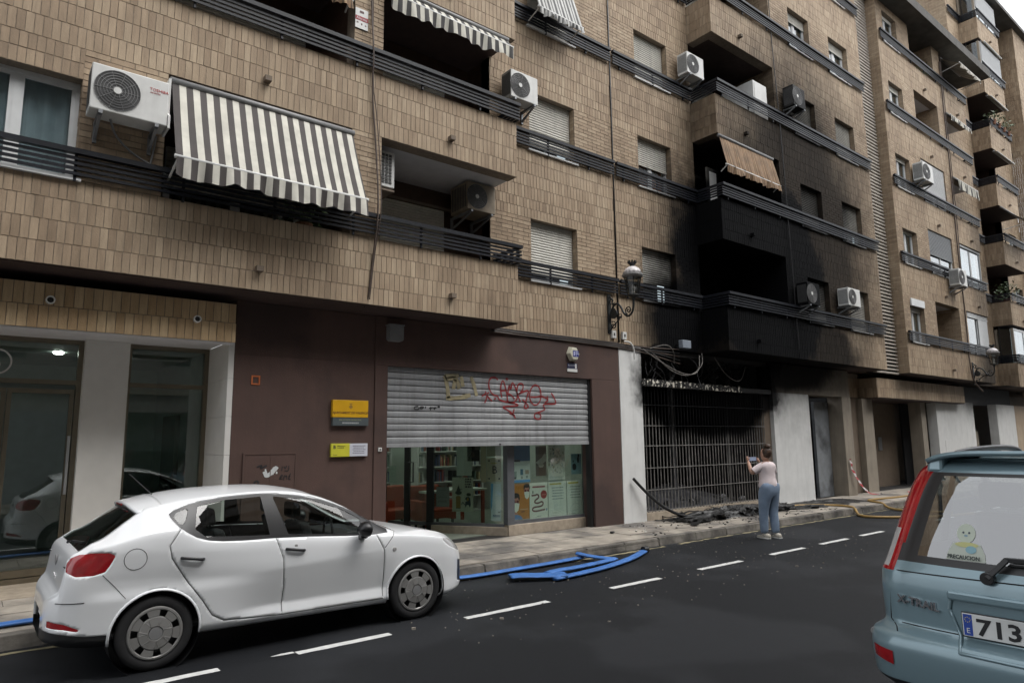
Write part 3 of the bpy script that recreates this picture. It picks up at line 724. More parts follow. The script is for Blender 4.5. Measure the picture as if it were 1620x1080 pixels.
# ------------------------------------------------------------------ library front
CM = {}
def cm(c, rough=.6, var=.05):
    k = (c, rough)
    if k not in CM: CM[k] = mat('print_ink', c, rough, var=var)
    return CM[k]
def text(body, size, org, m, parent, ax=(1,0,0), up=(0,0,1), name='lettering', align='LEFT', ext=.0008, sx=1.0, bold=0, zup=True):
    cu = D.curves.new(name, 'FONT'); cu.body = body; cu.size = size; cu.extrude = ext; cu.align_x = align; cu.offset = bold; cu.resolution_u = 2
    t = D.objects.new('tmp', cu); COL.objects.link(t)
    me = D.meshes.new_from_object(t.evaluated_get(bpy.context.evaluated_depsgraph_get()))
    D.objects.remove(t); D.curves.remove(cu)
    ax, up = Vector(ax).normalized(), Vector(up).normalized(); nn = ax.cross(up)
    for v in me.vertices: v.co = Vector(org) + ax*v.co.x*sx + up*v.co.y + nn*v.co.z
    me.name = name; me.materials.clear(); me.materials.append(K[m] if isinstance(m, str) else m)
    o = D.objects.new(name, me); COL.objects.link(o)
    if parent: par(o, parent)
    return o
def strokes(name, sts, y, r, m, parent, flat=.15):
    mb = MB()
    for st in sts:
        pts = chaikin([(x, y, z) for x, z in st], 2 if len(st) > 2 else 0)
        # flat ribbon with round ends
        n = len(pts); L = []; Rr = []
        for i, p in enumerate(pts):
            t = pts[min(i+1, n-1)]-pts[max(i-1, 0)]; t = Vector((t.x, 0, t.z)).normalized(); q = Vector((-t.z, 0, t.x))*r*random.uniform(.85, 1.15)
            L.append(p+q); Rr.append(p-q)
        mb.add(L+Rr, [(i, i+1, n+i+1, n+i) for i in range(n-1)])
    return mb.build(name, m, parent)

# steel roller shutter, let down two thirds
rs = MB().box(5.17, 9.74, B+.10, B+.12, 1.80, 3.03).build('roller_shutter', 'joint', b1)
z = 1.80
while z < 3.0:
    m = MB(); h = .098; pr = [(.072, 0), (.060, .006), (.055, .014), (.051, .048), (.055, .082), (.060, .090), (.072, h)]
    vs = []
    for x in (5.17, 9.74):
        for yy, zz in pr: vs.append((x, B+yy, z+zz))
    m.add(vs, [(i, i+7, i+8, i+1) for i in range(6)]); m.build('slat', 'zinc', rs, smooth=False); z += h+.006
MB().box(5.17, 9.74, B+.045, B+.085, 1.735, 1.802).build('bottom_bar', 'zinc', rs, bevel=.006)
MB().box(7.44, 7.47, B+.035, B+.045, 1.75, 1.775).build('lock', 'black', rs)
MB().box(9.69, 9.75, B+.03, B+.15, .13, 3.02).build('shutter_guide', 'black', b1)
MB().box(5.165, 5.19, B+.03, B+.15, .13, 3.02).build('shutter_guide', 'black', b1)
RED = [[(7.42,2.91),(7.38,2.95),(7.31,2.96),(7.24,2.93),(7.21,2.84),(7.23,2.73),(7.3,2.64),(7.42,2.62)],[(7.51,2.6),(7.48,2.71),(7.49,2.83),(7.53,2.92),(7.57,2.86),(7.6,2.76),(7.63,2.65),(7.64,2.53)],[(7.49,2.72),(7.61,2.73)],[(7.6,2.93),(7.63,2.96),(7.65,2.93),(7.62,2.92)],[(7.65,2.68),(7.67,2.78),(7.68,2.85),(7.72,2.72),(7.75,2.91),(7.82,2.81),(7.86,2.71),(7.9,2.61),(7.94,2.53)],[(7.63,2.67),(7.72,2.66),(7.8,2.58)],[(7.64,2.53),(7.7,2.51),(7.8,2.52),(7.87,2.59),(7.87,2.66)],[(7.87,2.66),(7.86,2.76),(7.89,2.85),(7.96,2.88),(8.02,2.85),(8.0,2.75),(7.9,2.67)],[(7.9,2.67),(8.01,2.72),(8.15,2.76),(8.11,2.64),(8.06,2.51),(8.02,2.4),(8.15,2.44),(8.08,2.51),(7.99,2.58)],[(8.3,2.86),(8.39,2.84),(8.44,2.76),(8.45,2.64),(8.41,2.53),(8.31,2.47),(8.21,2.51),(8.16,2.62),(8.18,2.75),(8.24,2.83),(8.3,2.86)],[(8.19,2.63),(8.32,2.63),(8.46,2.66),(8.56,2.62),(8.63,2.59),(8.6,2.66)],[(8.54,2.53),(8.63,2.58)],[(8.71,2.72),(8.77,2.65),(8.83,2.55),(8.81,2.51),(8.53,2.51),(8.49,2.47),(8.55,2.42),(8.52,2.39),(8.36,2.34),(8.28,2.32),(8.27,2.25),(8.34,2.21),(8.43,2.23),(8.44,2.3),(8.36,2.34)],[(7.06,2.61),(7.16,2.66),(7.14,2.7)],[(7.12,2.49),(7.16,2.55),(7.17,2.64),(7.22,2.57),(7.29,2.53)],[(7.17,2.65),(7.22,2.68)],[(7.33,2.57),(7.38,2.58)],[(7.42,2.62),(7.43,2.56),(7.59,2.52),(7.81,2.5),(7.9,2.47),(7.84,2.45),(7.55,2.44),(7.53,2.42),(7.65,2.37),(7.75,2.32),(7.82,2.23)],[(7.69,2.32),(7.81,2.28)],[(7.79,2.4),(7.77,2.31)]]
YEL = [[(6.27,2.93),(6.33,2.8),(6.36,2.55)],[(6.31,2.55),(6.57,2.56),(6.82,2.62)],[(6.31,2.87),(6.53,2.91),(6.58,2.72)],[(6.83,2.94),(6.9,2.78),(6.95,2.61)],[(6.49,2.88),(6.46,2.71)],[(6.62,2.94),(6.66,2.76)],[(6.28,2.92),(6.57,2.95)]]
BLK = [[(5.77,2.4),(5.69,2.39),(5.69,2.35),(5.78,2.35),(5.78,2.38)],[(5.81,2.39),(5.87,2.4),(5.86,2.37),(5.8,2.36),(5.81,2.39)],[(5.91,2.4),(5.9,2.37)],[(5.97,2.37),(6.06,2.39)],[(6.01,2.4),(6.0,2.34)],[(6.09,2.4),(6.08,2.35)],[(6.06,2.37),(6.12,2.39)],[(6.18,2.41),(6.13,2.39),(6.19,2.4)]]
yg_ = B+.047
strokes('graffiti', RED, yg_, .0135, mat('red_spray', (.22, .018, .02), .5, var=.2), rs)
strokes('graffiti', YEL, yg_, .036, mat('yellow_spray', (.29, .25, .15), .6, var=.35, scale=9), rs)
strokes('graffiti', BLK, yg_, .0105, mat('black_spray', (.012, .012, .012), .5), rs)
WP = [[(3.27,1.44),(3.29,1.39),(3.31,1.38),(3.35,1.4),(3.39,1.44),(3.42,1.48),(3.45,1.46)],[(3.28,1.47),(3.29,1.43)],[(3.38,1.44),(3.39,1.39)],[(3.44,1.43),(3.44,1.4)]]
strokes('paint_splash', WP[:1], B-.021, .03, cm((.55, .57, .57)), hp); strokes('paint_splash', WP[1:], B-.0215, .010, cm((.55, .57, .57)), hp)
BP = [[(3.48,1.32),(3.51,1.39),(3.53,1.37),(3.48,1.32),(3.53,1.33)],[(3.54,1.31),(3.55,1.38),(3.57,1.35),(3.58,1.38),(3.59,1.32)],[(3.61,1.32),(3.64,1.4)],[(3.61,1.32),(3.64,1.32)],[(3.61,1.36),(3.64,1.36)],[(3.51,1.44),(3.52,1.5)],[(3.54,1.5),(3.56,1.46),(3.58,1.51)],[(3.61,1.51),(3.61,1.43),(3.55,1.44)]]
strokes('graffiti', BP, B-.022, .007, cm((.012, .01, .01)), hp)
strokes('graffiti', [[(3.13,1.28),(3.16,1.32),(3.2,1.29),(3.17,1.25)], [(3.16,1.5),(3.24,1.53),(3.2,1.47),(3.3,1.52)]], B-.022, .011, cm((.015, .014, .016)), hp)
# glazed front: a pane along the street, and one running back at an angle to the doors
K['lglass'] = glass_mat('library_glass', (.86, .92, .88), base=.07)
K['lframe'] = mat('library_frame_grey', (.12, .125, .135), .4, metal=.3)
OX, OY = 7.82, 10.02; dx, dy = -.536, .844; nx_, ny_ = -.844, -.536     # along the angled glass; outward normal
def G(s, z, off=0): return Vector((OX+dx*s+nx_*off, OY+dy*s+ny_*off, z))
def gbox(m, s0, s1, z0, z1, o0, o1): return m.hexa([G(s0,z0,o1), G(s1,z0,o1), G(s1,z0,o0), G(s0,z0,o0), G(s0,z1,o1), G(s1,z1,o1), G(s1,z1,o0), G(s0,z1,o0)])
f = MB().box(7.78, 7.94, 9.93, 10.06, .31, 3.0).box(9.78, 9.86, 9.95, 10.04, .31, 3.0).box(7.94, 9.78, 9.95, 10.04, .31, .37).box(7.94, 9.78, 9.95, 10.04, 2.3, 2.36)
gbox(f, .04, 2.55, .26, .32, -.03, .03); gbox(f, .04, 2.55, 2.3, 2.36, -.03, .03)
lf = f.build('window_frame', 'lframe', b1)
for s0, s1 in ((1.47, 1.61), (1.98, 2.09), (2.5, 2.6)):
    m = MB(); gbox(m, s0, s1, .13, 2.3, -.03, .03); m.build('mullion', 'black', lf)
MB().box(7.94, 9.78, 9.99, 9.996, .37, 2.3).build('pane', 'lglass', lf)
m = MB(); gbox(m, .05, 1.47, .32, 2.3, -.003, .003); gbox(m, 1.61, 1.98, .32, 2.3, -.003, .003); gbox(m, 2.09, 2.5, .2, 2.3, -.003, .003); m.build('pane', 'lglass', lf)
m = MB(); m.tube([G(1.97,1.43,.03), G(1.97,1.43,.1), G(1.86,1.43,.1), G(1.86,1.06,.1), G(1.97,1.06,.1), G(1.97,1.06,.03)], .014, 8); m.build('door_handle', 'black', lf)
pl = MB().box(7.8, 9.95, 9.93, 10.3, .11, .31); gbox(pl, -.03, 1.5, .11, .27, -.2, .06)
pl.build('plinth', 'stone', b1, bevel=.01)
# room behind it, lit from its ceiling
K['lwall'] = mat('library_wall', (.50, .54, .49), .7, var=.05); K['lfloor'] = mat('library_floor', (.22, .25, .21), .35, var=.1)
MB().box(3.2, 10.5, 15.2, 15.3, .1, 3.2).box(10.5, 10.55, B+.28, 15.2, .1, 3.2).box(3.1, 3.2, 11.2, 15.2, .1, 3.2).box(3.2, 10.5, B+.3, 15.2, 3.05, 3.1).box(3.2, 5.165, 11.15, 11.25, .1, 3.1).build('library_room', 'lwall', b1)
MB().box(3.2, 10.5, 10.3, 15.2, .10, .128).build('library_floor', 'lfloor', b1)
K['tube'] = mat('library_light', (.95, 1, .93), emit=4.2, var=0)
for x in (4.9, 7.0, 9.1):
    for y in (11.9, 13.6): MB().box(x-.6, x+.6, y-.07, y+.07, 3.0, 3.045).build('ceiling_light', 'tube', b1)
def bookcase(x0, x1, y, rows_, label, empty=.15):
    t = thing('bookcase', label, 'bookcase', ((x0+x1)/2, y, .13), group='bookcases inside the library')
    h = .36; m = MB().box(x0, x1, y+.28, y+.3, .13, .13+h*rows_+.03).box(x0, x0+.03, y, y+.28, .13, .13+h*rows_+.03).box(x1-.03, x1, y, y+.28, .13, .13+h*rows_+.03)
    m.build('carcass', 'wplast', t)
    cols = [(.03, .05, .12), (.35, .35, .33), (.02, .02, .025), (.25, .04, .03), (.10, .14, .12), (.4, .33, .2), (.05, .08, .16), (.5, .5, .48)]
    bk = {c: MB() for c in cols}
    for r in range(rows_):
        z = .13+r*h
        MB().box(x0+.03, x1-.03, y, y+.28, z, z+.025).build('shelf', 'wplast', t)
        x = x0+.04
        while x < x1-.08:
            w_ = random.uniform(.02, .05)
            if random.random() > empty: bk[random.choice(cols)].box(x, x+w_-.002, y+.03, y+.22, z+.026, z+.026+random.uniform(.19, .29))
            x += w_ if random.random() > .06 else .18
    MB().box(x0+.03, x1-.03, y, y+.28, .13+rows_*h, .13+rows_*h+.025).build('shelf', 'wplast', t)
    for c, m in bk.items():
        if m.v: tag(m.build('books', cm(c), t), kind='stuff')
bookcase(3.4, 5.0, 14.6, 6, 'white shelves of books seen behind the leftmost door of the library', .1)
bookcase(5.1, 6.5, 14.6, 6, 'white shelves of books seen through the middle of the library door', .12)
bookcase(6.6, 8.0, 14.7, 6, 'white bookshelves seen behind the poster with two cats', .3)
bookcase(8.3, 10.2, 14.0, 6, 'white shelf unit seen behind the pane of posters', .45)
K['ored'] = mat('orange_red_upholstery', (.36, .055, .02), .6, var=.1)
def armchair(x, y, label):
    t = thing('armchair', label, 'armchair', (x, y, .13), group='orange seats in the library')
    MB().box(x-.35, x+.35, y-.3, y+.35, .33, .52).build('seat', 'ored', t, bevel=.03)
    MB().box(x-.35, x+.35, y+.25, y+.4, .45, .95).build('backrest', 'ored', t, bevel=.03)
    for i in (-1, 1):
        MB().box(x+i*.35-.05, x+i*.35+.05, y-.3, y+.35, .3, .68).build('armrest', 'ored', t, bevel=.02)
        for j in (-.26, .3): MB().box(x+i*.33-.02, x+i*.33+.02, y+j-.02, y+j+.02, .13, .34).build('leg', 'black', t)
armchair(6.75, 12.25, 'orange red armchair seen low behind the left door of the library'); armchair(7.35, 11.85, 'orange red armchair seen beside the grey notice in the library')
t = thing('counter', 'orange fronted library counter seen between the door uprights', 'counter', (6.3, 13.4, .13))
MB().box(5.3, 7.1, 13.5, 13.9, .13, 1.05).build('front', 'ored', t, bevel=.01); MB().box(5.25, 7.15, 13.42, 13.95, 1.05, 1.10).build('top', 'lwall', t)
t = thing('table', 'pale library table with orange legs seen right of the cat poster', 'table', (7.9, 12.2, .13))
MB().box(7.2, 8.7, 11.8, 12.7, .80, .84).build('tabletop', 'lwall', t)
for x in (7.26, 8.62):
    for y in (11.86, 12.62): MB().box(x-.03, x+.03, y-.03, y+.03, .13, .8).build('leg', 'ored', t)

# posters: mapf(u 0..1 left to right, v 0..1 bottom to top, layer) -> point
def rmap(x0, x1, z0, z1, y=10.012): return lambda u, v, l=0: Vector((x0+(x1-x0)*u, y-.0012*l, z0+(z1-z0)*v))
def lmap(s0, s1, z0, z1): return lambda u, v, l=0: G(s0+(s1-s0)*u, z0+(z1-z0)*v, -.012+.0012*l)
class Poster:
    def __init__(s, label, mapf, col, cat='poster', group='posters in the library window', name='poster'):
        s.f = mapf; s.p = {}; s.n = 1
        c = [mapf(0,0), mapf(1,0), mapf(1,1), mapf(0,1)]; bk_ = [mapf(0,0,-1), mapf(1,0,-1), mapf(1,1,-1), mapf(0,1,-1)]
        s.o = MB().hexa(bk_+c).build(name, cm(col), None, loc=(c[0]+c[1])/2); tag(s.o, label, cat, group)
        s.off = (c[0]+c[1])/2
    def _m(s, col): return s.p.setdefault((col, s.n), MB())
    def r(s, u0, u1, v0, v1, col): s._m(col).add([s.f(u0,v0,s.n), s.f(u1,v0,s.n), s.f(u1,v1,s.n), s.f(u0,v1,s.n)], [(0,1,2,3)]); return s
    def poly(s, pts, col): s._m(col).add([s.f(u,v,s.n) for u, v in pts], [tuple(range(len(pts)))]); return s
    def d(s, cu, cv, ru, rv, col, a0=0, a1=2*pi): return s.poly([(cu+ru*cos(a0+(a1-a0)*i/14), cv+rv*sin(a0+(a1-a0)*i/14)) for i in range(14 if a1-a0 > 6 else 15)], col)
    def lines(s, u0, u1, vs, col, h=.012):
        for v in vs:
            u = u0
            while u < u1-.02:
                w_ = random.uniform(.04, .11); s.r(u, min(u+w_, u1), v-h/2, v+h/2, col); u += w_+.025
        return s
    def st(s, pts, w_, col, asp=.62):
        P = chaikin([(a, b, 0) for a, b in pts], 2); n = len(P); L = []; Q = []
        for i, p in enumerate(P):
            t = P[min(i+1, n-1)]-P[max(i-1, 0)]; t = Vector((t.x*asp, t.y, 0)).normalized(); L.append(s.f(p.x - t.y*w_/asp, p.y + t.x*w_, s.n)); Q.append(s.f(p.x + t.y*w_/asp, p.y - t.x*w_, s.n))
        s._m(col).add(L+Q, [(i, i+1, n+i+1, n+i) for i in range(n-1)]); return s
    def up(s): s.n += 1; return s
    def done(s):
        for (c, n), m in s.p.items():
            o = m.build('print', cm(c), None, fix=False, loc=s.off); o.parent = s.o; o.location = (0, 0, 0)
W_ = (.62, .63, .60); BL = (.03, .03, .035); GY = (.25, .26, .27)
Poster('blue and white poster with rows of small pictures, above the orange masked one', rmap(7.95, 8.39, 1.05, 1.73), (.55, .58, .58)).r(0, 1, .58, 1, (.035, .12, .28)).r(0, 1, 0, .07, (.06, .28, .62)).r(.06, .44, .56, .62, BL).up().r(.1, .25, .12, .3, (.25, .3, .3)).r(.45, .6, .2, .36, (.03, .12, .2)).r(.72, .92, .22, .33, (.35, .26, .2)).r(.1, .22, .1, .15, BL).r(.48, .58, .1, .17, GY).r(.76, .86, .11, .18, GY).lines(.08, .9, (.5, .47), GY, .008).done()
Poster('dim brown photograph poster behind the glass between two white posters', rmap(8.53, 8.80, 1.15, 1.72), (.10, .085, .075)).r(0, 1, .72, .95, (.05, .04, .035)).poly([(0, .45), (.6, .62), (1, .85), (1, .5), (.4, .33)], (.4, .4, .38)).r(.1, .9, 0, .28, (.09, .06, .05)).d(.5, .35, .25, .08, (.35, .33, .3)).done()
p = Poster('white poster with a crowded grey and blue drawing of people', rmap(8.85, 9.29, 1.06, 1.73), (.50, .51, .48))
for i in range(70):
    u, v = random.random()*.9+.05, random.random()*.75+.18; c = random.choice([GY, (.1, .12, .15), (.08, .15, .28), (.3, .28, .2), (.35, .36, .36)]); p.d(u, v, random.uniform(.015, .05), random.uniform(.01, .035), c) if i % 2 else p.st([(u, v), (u+random.uniform(-.08, .08), v+.05), (u+random.uniform(-.1, .1), v+.09)], .006, c)
p.lines(.08, .9, (.1, .07), GY, .01).done()
Poster('pale blue poster with black blots in the upper right of the window', rmap(9.46, 9.74, 1.15, 1.55), (.22, .36, .42)).d(.3, .36, .2, .17, (.02, .025, .03)).d(.68, .7, .1, .16, (.02, .025, .03)).d(.72, .9, .09, .09, (.02, .025, .03)).d(.2, .63, .06, .05, (.02, .025, .03)).d(.5, .62, .06, .06, (.35, .48, .55)).lines(.1, .6, (.08, .05), GY, .015).done()
SK = (.42, .2, .17)
def face(p, cu, cv, k):
    p.d(cu, cv+.10*k, .19*k, .12*k, (.018, .014, .016)).up().d(cu, cv, .15*k, .15*k, SK).up().d(cu, cv+.16*k, .17*k, .06*k, (.018, .014, .016)).d(cu-.075*k, cv+.02*k, .065*k, .035*k, (.12, .012, .02)).d(cu+.075*k, cv+.02*k, .065*k, .035*k, (.12, .012, .02)).up().poly([(cu-.16*k, cv-.02*k), (cu, cv+.0*k), (cu+.16*k, cv-.02*k), (cu+.11*k, cv-.17*k), (cu, cv-.22*k), (cu-.11*k, cv-.17*k)], W_)
p = Poster('orange poster of two dark haired people wearing white masks', rmap(7.95, 8.36, .38, 1.03), (.42, .17, .035)); p.r(-.0, .3, .02, .2, SK); p.up(); p.d(.2, .0, .38, .14, (.10, .2, .42), 0, pi); face(p, .2, .47, 1.25); face(p, .84, .77, 1.0); p.r(.42, .9, .27, .285, (.5, .4, .3)).r(.5, .7, .2, .225, (.12, .05, .02)).done()
Poster('white poster with a winding dark red path and a red disc', rmap(8.37, 8.82, .36, 1.03), W_).st([(.1, .65), (.3, .65), (.45, .68), (.52, .58), (.3, .52), (.25, .45), (.45, .42), (.7, .48), (.75, .38), (.6, .33), (.25, .33), (.12, .28), (.2, .2), (.85, .24)], .022, (.12, .03, .04)).d(.78, .66, .18, .12, (.28, .03, .03)).up().r(.66, .9, .645, .665, (.45, .2, .18)).r(.15, .85, .86, .90, (.25, .05, .08)).r(.15, .2, .7, .78, BL).r(.9, .96, .2, .27, (.1, .15, .3)).lines(.4, .62, (.07,), GY, .02).done()
for x0, x1, lb_ in ((8.84, 9.31, 'white notice with a yellow heading and centred grey lines, nearer the red path poster'), (9.33, 9.76, 'white notice with a yellow heading at the right end of the window')):
    p = Poster(lb_, rmap(x0, x1, .37, 1.03), (.60, .62, .60)); p.r(.08, .72, .91, .95, (.45, .36, .02))
    for i in range(5): p.lines(.2+.02*(i % 3), .85-.03*(i % 2), (.82-i*.08,), (.13, .14, .16), .022)
    p.st([(.2, .1), (.25, .28), (.75, .34), (.8, .14), (.2, .1)], .004, (.4, .42, .42)).st([(.3, .3), (.7, .42)], .004, (.42, .44, .44)).lines(.1, .5, (.04,), GY, .012).done()
p = Poster('cream poster with plants and two cats on the angled library glass', lmap(1.09, .66, .52, 1.15), (.50, .52, .44))
GN, YC, CB = (.02, .035, .03), (.3, .19, .04), (.03, .05, .07)
p.d(.3, .55, .16, .06, GN).poly([(.2, .6), (.3, .78), (.38, .62)], GN).poly([(.3, .65), (.5, .66), (.32, .6)], GN).r(.18, .4, .1, .4, YC).d(.29, .42, .12, .04, YC).d(.78, .5, .11, .05, GN).d(.74, .38, .12, .06, CB).poly([(.62, .12), (.62, .28), (.86, .38), (.88, .2), (.84, .12), (.78, .2), (.7, .2)], CB).up().d(.74, .36, .05, .05, YC).st([(.45, .2), (.5, .3), (.56, .22), (.64, .2)], .012, CB).st([(.18, .1), (.4, .1)], .008, GN)
for i in range(4): p.lines(.62, .92, (.95-i*.075,), (.06, .06, .06), .05)
p.lines(.35, .55, (.97,), GY, .015).done()
p = Poster('cream square sign with a black letter B on the library door glass', lmap(.385, .10, 1.08, 1.51), (.46, .43, .33), 'sign')
p.d(.15, .88, .06, .04, BL).d(.85, .88, .06, .04, BL).d(.15, .12, .06, .04, BL).d(.85, .12, .06, .04, BL).r(.3, .7, .76, .79, (.4, .33, .05)); p.done()
tx = text('B', .2, p.f(.34, .34, 2)-p.off, cm(BL), None, ax=(-dx, -dy, 0)); tx.parent = p.o
Poster('pale blue and white tall poster beside the grey corner post', lmap(.31, .11, .37, 1.04), (.50, .58, .62)).poly([(0, .25), (0, 1), (.25, 1), (.12, .4)], (.10, .3, .5)).lines(.2, .9, (.15, .12), (.08, .15, .3), .02).r(.7, .9, .22, .25, GY).done()
Poster('grey notice sheet taped on the library door below the shelves', lmap(1.42, 1.15, .60, .97), (.28, .29, .29)).lines(.15, .8, (.85, .5, .3, .25), (.08, .08, .09), .025).d(.5, .6, .1, .1, GY).done()
Poster('dark photograph poster high on the angled glass', lmap(.78, .53, 1.45, 1.80), (.025, .022, .024)).r(.6, .95, .6, .9, (.15, .13, .13)).d(.45, .35, .15, .15, (.09, .06, .06)).done()
Poster('plain white panel hung behind the angled glass above the cat poster', lmap(1.0, .69, 1.18, 1.80), (.58, .63, .58)).r(.05, .4, .88, 1, (.35, .4, .05)).done()
Poster('narrow cream strip of paper hung left of the letter B sign', lmap(.51, .40, 1.06, 1.80), (.40, .37, .27)).lines(.2, .8, (.9,), GY, .01).done()
Poster('cream sheet above the letter B sign', lmap(.385, .10, 1.54, 1.85), (.36, .35, .27)).lines(.2, .8, (.5, .4), GY, .02).done()
Poster('white sheet of text on the leftmost pane of the library door', lmap(2.44, 2.29, 1.03, 1.36), (.42, .46, .42)).lines(.2, .8, (.8, .6, .4), GY, .02).done()

# wall signs
t = thing('wall_sign', 'yellow over grey town hall plaque on the brown wall, the upper of two signs', 'sign', (4.52, B, 2.06))
MB().box(4.24, 4.82, B-.06, B, 2.075, 2.2).build('lower_plate', cm((.075, .09, .095), .4), t, bevel=.003); MB().box(4.23, 4.81, B-.065, B, 2.2, 2.46).build('upper_plate', cm((.62, .34, .01), .4), t, bevel=.003)
text('AJUNTAMENT DE VALENCIA', .046, (4.52, B-.0665, 2.255), cm((.16, .075, .01)), t, align='CENTER', bold=.0012)
text('BIBLIOTECA MUNICIPAL', .034, (4.52, B-.0615, 2.15), cm((.3, .31, .2)), t, align='CENTER')
m = MB(); x = 4.39
while x < 4.65: w_ = random.uniform(.012, .03); m.box(x, x+w_, B-.0615, B-.0602, 2.108, 2.126); x += w_+.006
m.build('small_print', cm((.38, .39, .39)), t)
MB().prism([(4.52+.035*cos(a), 2.36+.035*sin(a)) for a in (0, pi/2, pi, 3*pi/2)], B-.0665, B-.065).prism([(4.50, 2.395), (4.54, 2.395), (4.545, 2.415), (4.53, 2.405), (4.52, 2.42), (4.51, 2.405), (4.495, 2.415)], B-.0665, B-.065).build('crest', cm((.30, .17, .03)), t)
t = thing('wall_sign', 'lower sign on the brown wall, half lime yellow and half white', 'sign', (4.52, B, 1.62))
MB().box(4.23, 4.525, B-.05, B, 1.615, 1.81).build('yellow_plate', cm((.55, .52, .045), .4), t, bevel=.003); MB().box(4.525, 4.82, B-.048, B, 1.617, 1.808).build('white_plate', cm((.55, .56, .62), .4), t, bevel=.003)
text('B', .07, (4.26, B-.0515, 1.735), cm(BL), t, bold=.002); text('Biblioteques\nmunicipals', .026, (4.325, B-.0515, 1.765), cm(BL), t); text('Entrada', .02, (4.26, B-.0515, 1.635), cm(BL), t)
m = MB()
for k in range(5):
    x = 4.575+.012*(k % 2)
    while x < 4.77-.012*(k % 2): w_ = random.uniform(.008, .02); m.box(x, x+w_, B-.0495, B-.0482, 1.765-k*.027, 1.778-k*.027); x += w_+.005
m.build('small_print', cm((.2, .2, .24)), t)
t = thing('doorbell', 'small white doorbell on the brown pier left of the roller shutter', 'doorbell', (5.04, B-.02, 1.70))
MB().box(5.01, 5.07, B-.04, B-.02, 1.68, 1.74).build('plate', 'wplast', t, bevel=.004); MB().lathe([(.013, -.048), (.013, -.04)], (5.04, B, 1.71), 10, 'y').build('button', 'black', t)
t = thing('alarm_siren', 'cream hexagonal alarm siren with a blue badge above the shutter', 'alarm', (9.2, B, 3.4))
hx = [(9.12, 3.64), (9.27, 3.64), (9.355, 3.50), (9.29, 3.36), (9.14, 3.36), (9.055, 3.50)]; c_ = (9.205, 3.50)
MB().add([(a, B-.02, b) for a, b in hx]+[(c_[0]+(a-c_[0])*.82, B-.12, c_[1]+(b-c_[1])*.82) for a, b in hx], [tuple(range(5, -1, -1)), tuple(range(6, 12))]+[(i, (i+1) % 6, (i+1) % 6+6, i+6) for i in range(6)]).build('housing', cm((.55, .53, .42), .4), t, bevel=.012)
MB().box(9.15, 9.30, B-.125, B-.119, 3.44, 3.56).build('badge', cm((.03, .035, .2)), t); MB().box(9.163, 9.20, B-.127, B-.1255, 3.46, 3.54).box(9.215, 9.285, B-.127, B-.1255, 3.49, 3.515).box(9.215, 9.285, B-.127, B-.1255, 3.53, 3.545).box(9.23, 9.24, B-.127, B-.1255, 3.43, 3.57).build('badge_letters', cm((.4, .42, .6)), t)
t = thing('alarm_plate', 'small dark blue and white alarm notice right under the hexagonal siren', 'sign', (9.2, B, 3.17))
MB().box(9.08, 9.34, B-.035, B-.02, 3.21, 3.32).build('plate', cm((.02, .022, .06)), t); MB().box(9.08, 9.34, B-.035, B-.02, 3.15, 3.209).build('white_strip', 'wplast', t)
text('ALARMA', .05, (9.09, B-.0365, 3.26), cm((.4, .42, .5)), t); MB().box(9.28, 9.32, B-.037, B-.0355, 3.22, 3.31).build('key_mark', 'wplast', t)
t = thing('junction_box', 'grey junction box under the overhang on the brown wall', 'box', (5.24, B-.02, 3.42))
MB().prism([(5.12, 3.45), (5.15, 3.42), (5.34, 3.42), (5.37, 3.45), (5.37, 3.67), (5.12, 3.67)], B-.16, B-.02).build('housing', 'gplast', t, bevel=.01); MB().box(5.11, 5.38, B-.17, B-.02, 3.67, 3.69).build('lid', 'gplast', t)
t = thing('house_number', 'white circle with the number 6 on the glass over the entrance', 'sign', (.2, yg, 2.75))
rg_ = MB(); n = 32
rg_.add([(.2+r*cos(2*pi*i/n), yg-.008, 2.89+r*sin(2*pi*i/n)) for r in (.165, .145) for i in range(n)], [(i, (i+1) % n, n+(i+1) % n, n+i) for i in range(n)]); rg_.build('ring', 'wplast', t)
text('6', .24, (.2, yg-.008, 2.805), 'wplast', t, align='CENTER')
t = thing('security_sign', 'white and red alarm company board on the brick pier, top left', 'sign', (4.23, A, 8.1))
MB().box(4.13, 4.34, A-.02, A-.003, 8.12, 8.45).build('board', 'wplast', t); MB().box(4.13, 4.34, A-.0225, A-.0205, 8.25, 8.32).build('red_band', cm((.28, .02, .03)), t); MB().box(4.20, 4.27, A-.0225, A-.0205, 8.38, 8.415).box(4.15, 4.18, A-.0225, A-.0205, 8.2, 8.22).box(4.225, 4.245, A-.0225, A-.0205, 8.18, 8.21).box(4.29, 4.31, A-.0225, A-.0205, 8.18, 8.2).build('marks', cm((.08, .03, .03)), t)
text('Alarma', .062, (4.235, A-.0235, 8.265), cm((.6, .55, .55)), t, align='CENTER')
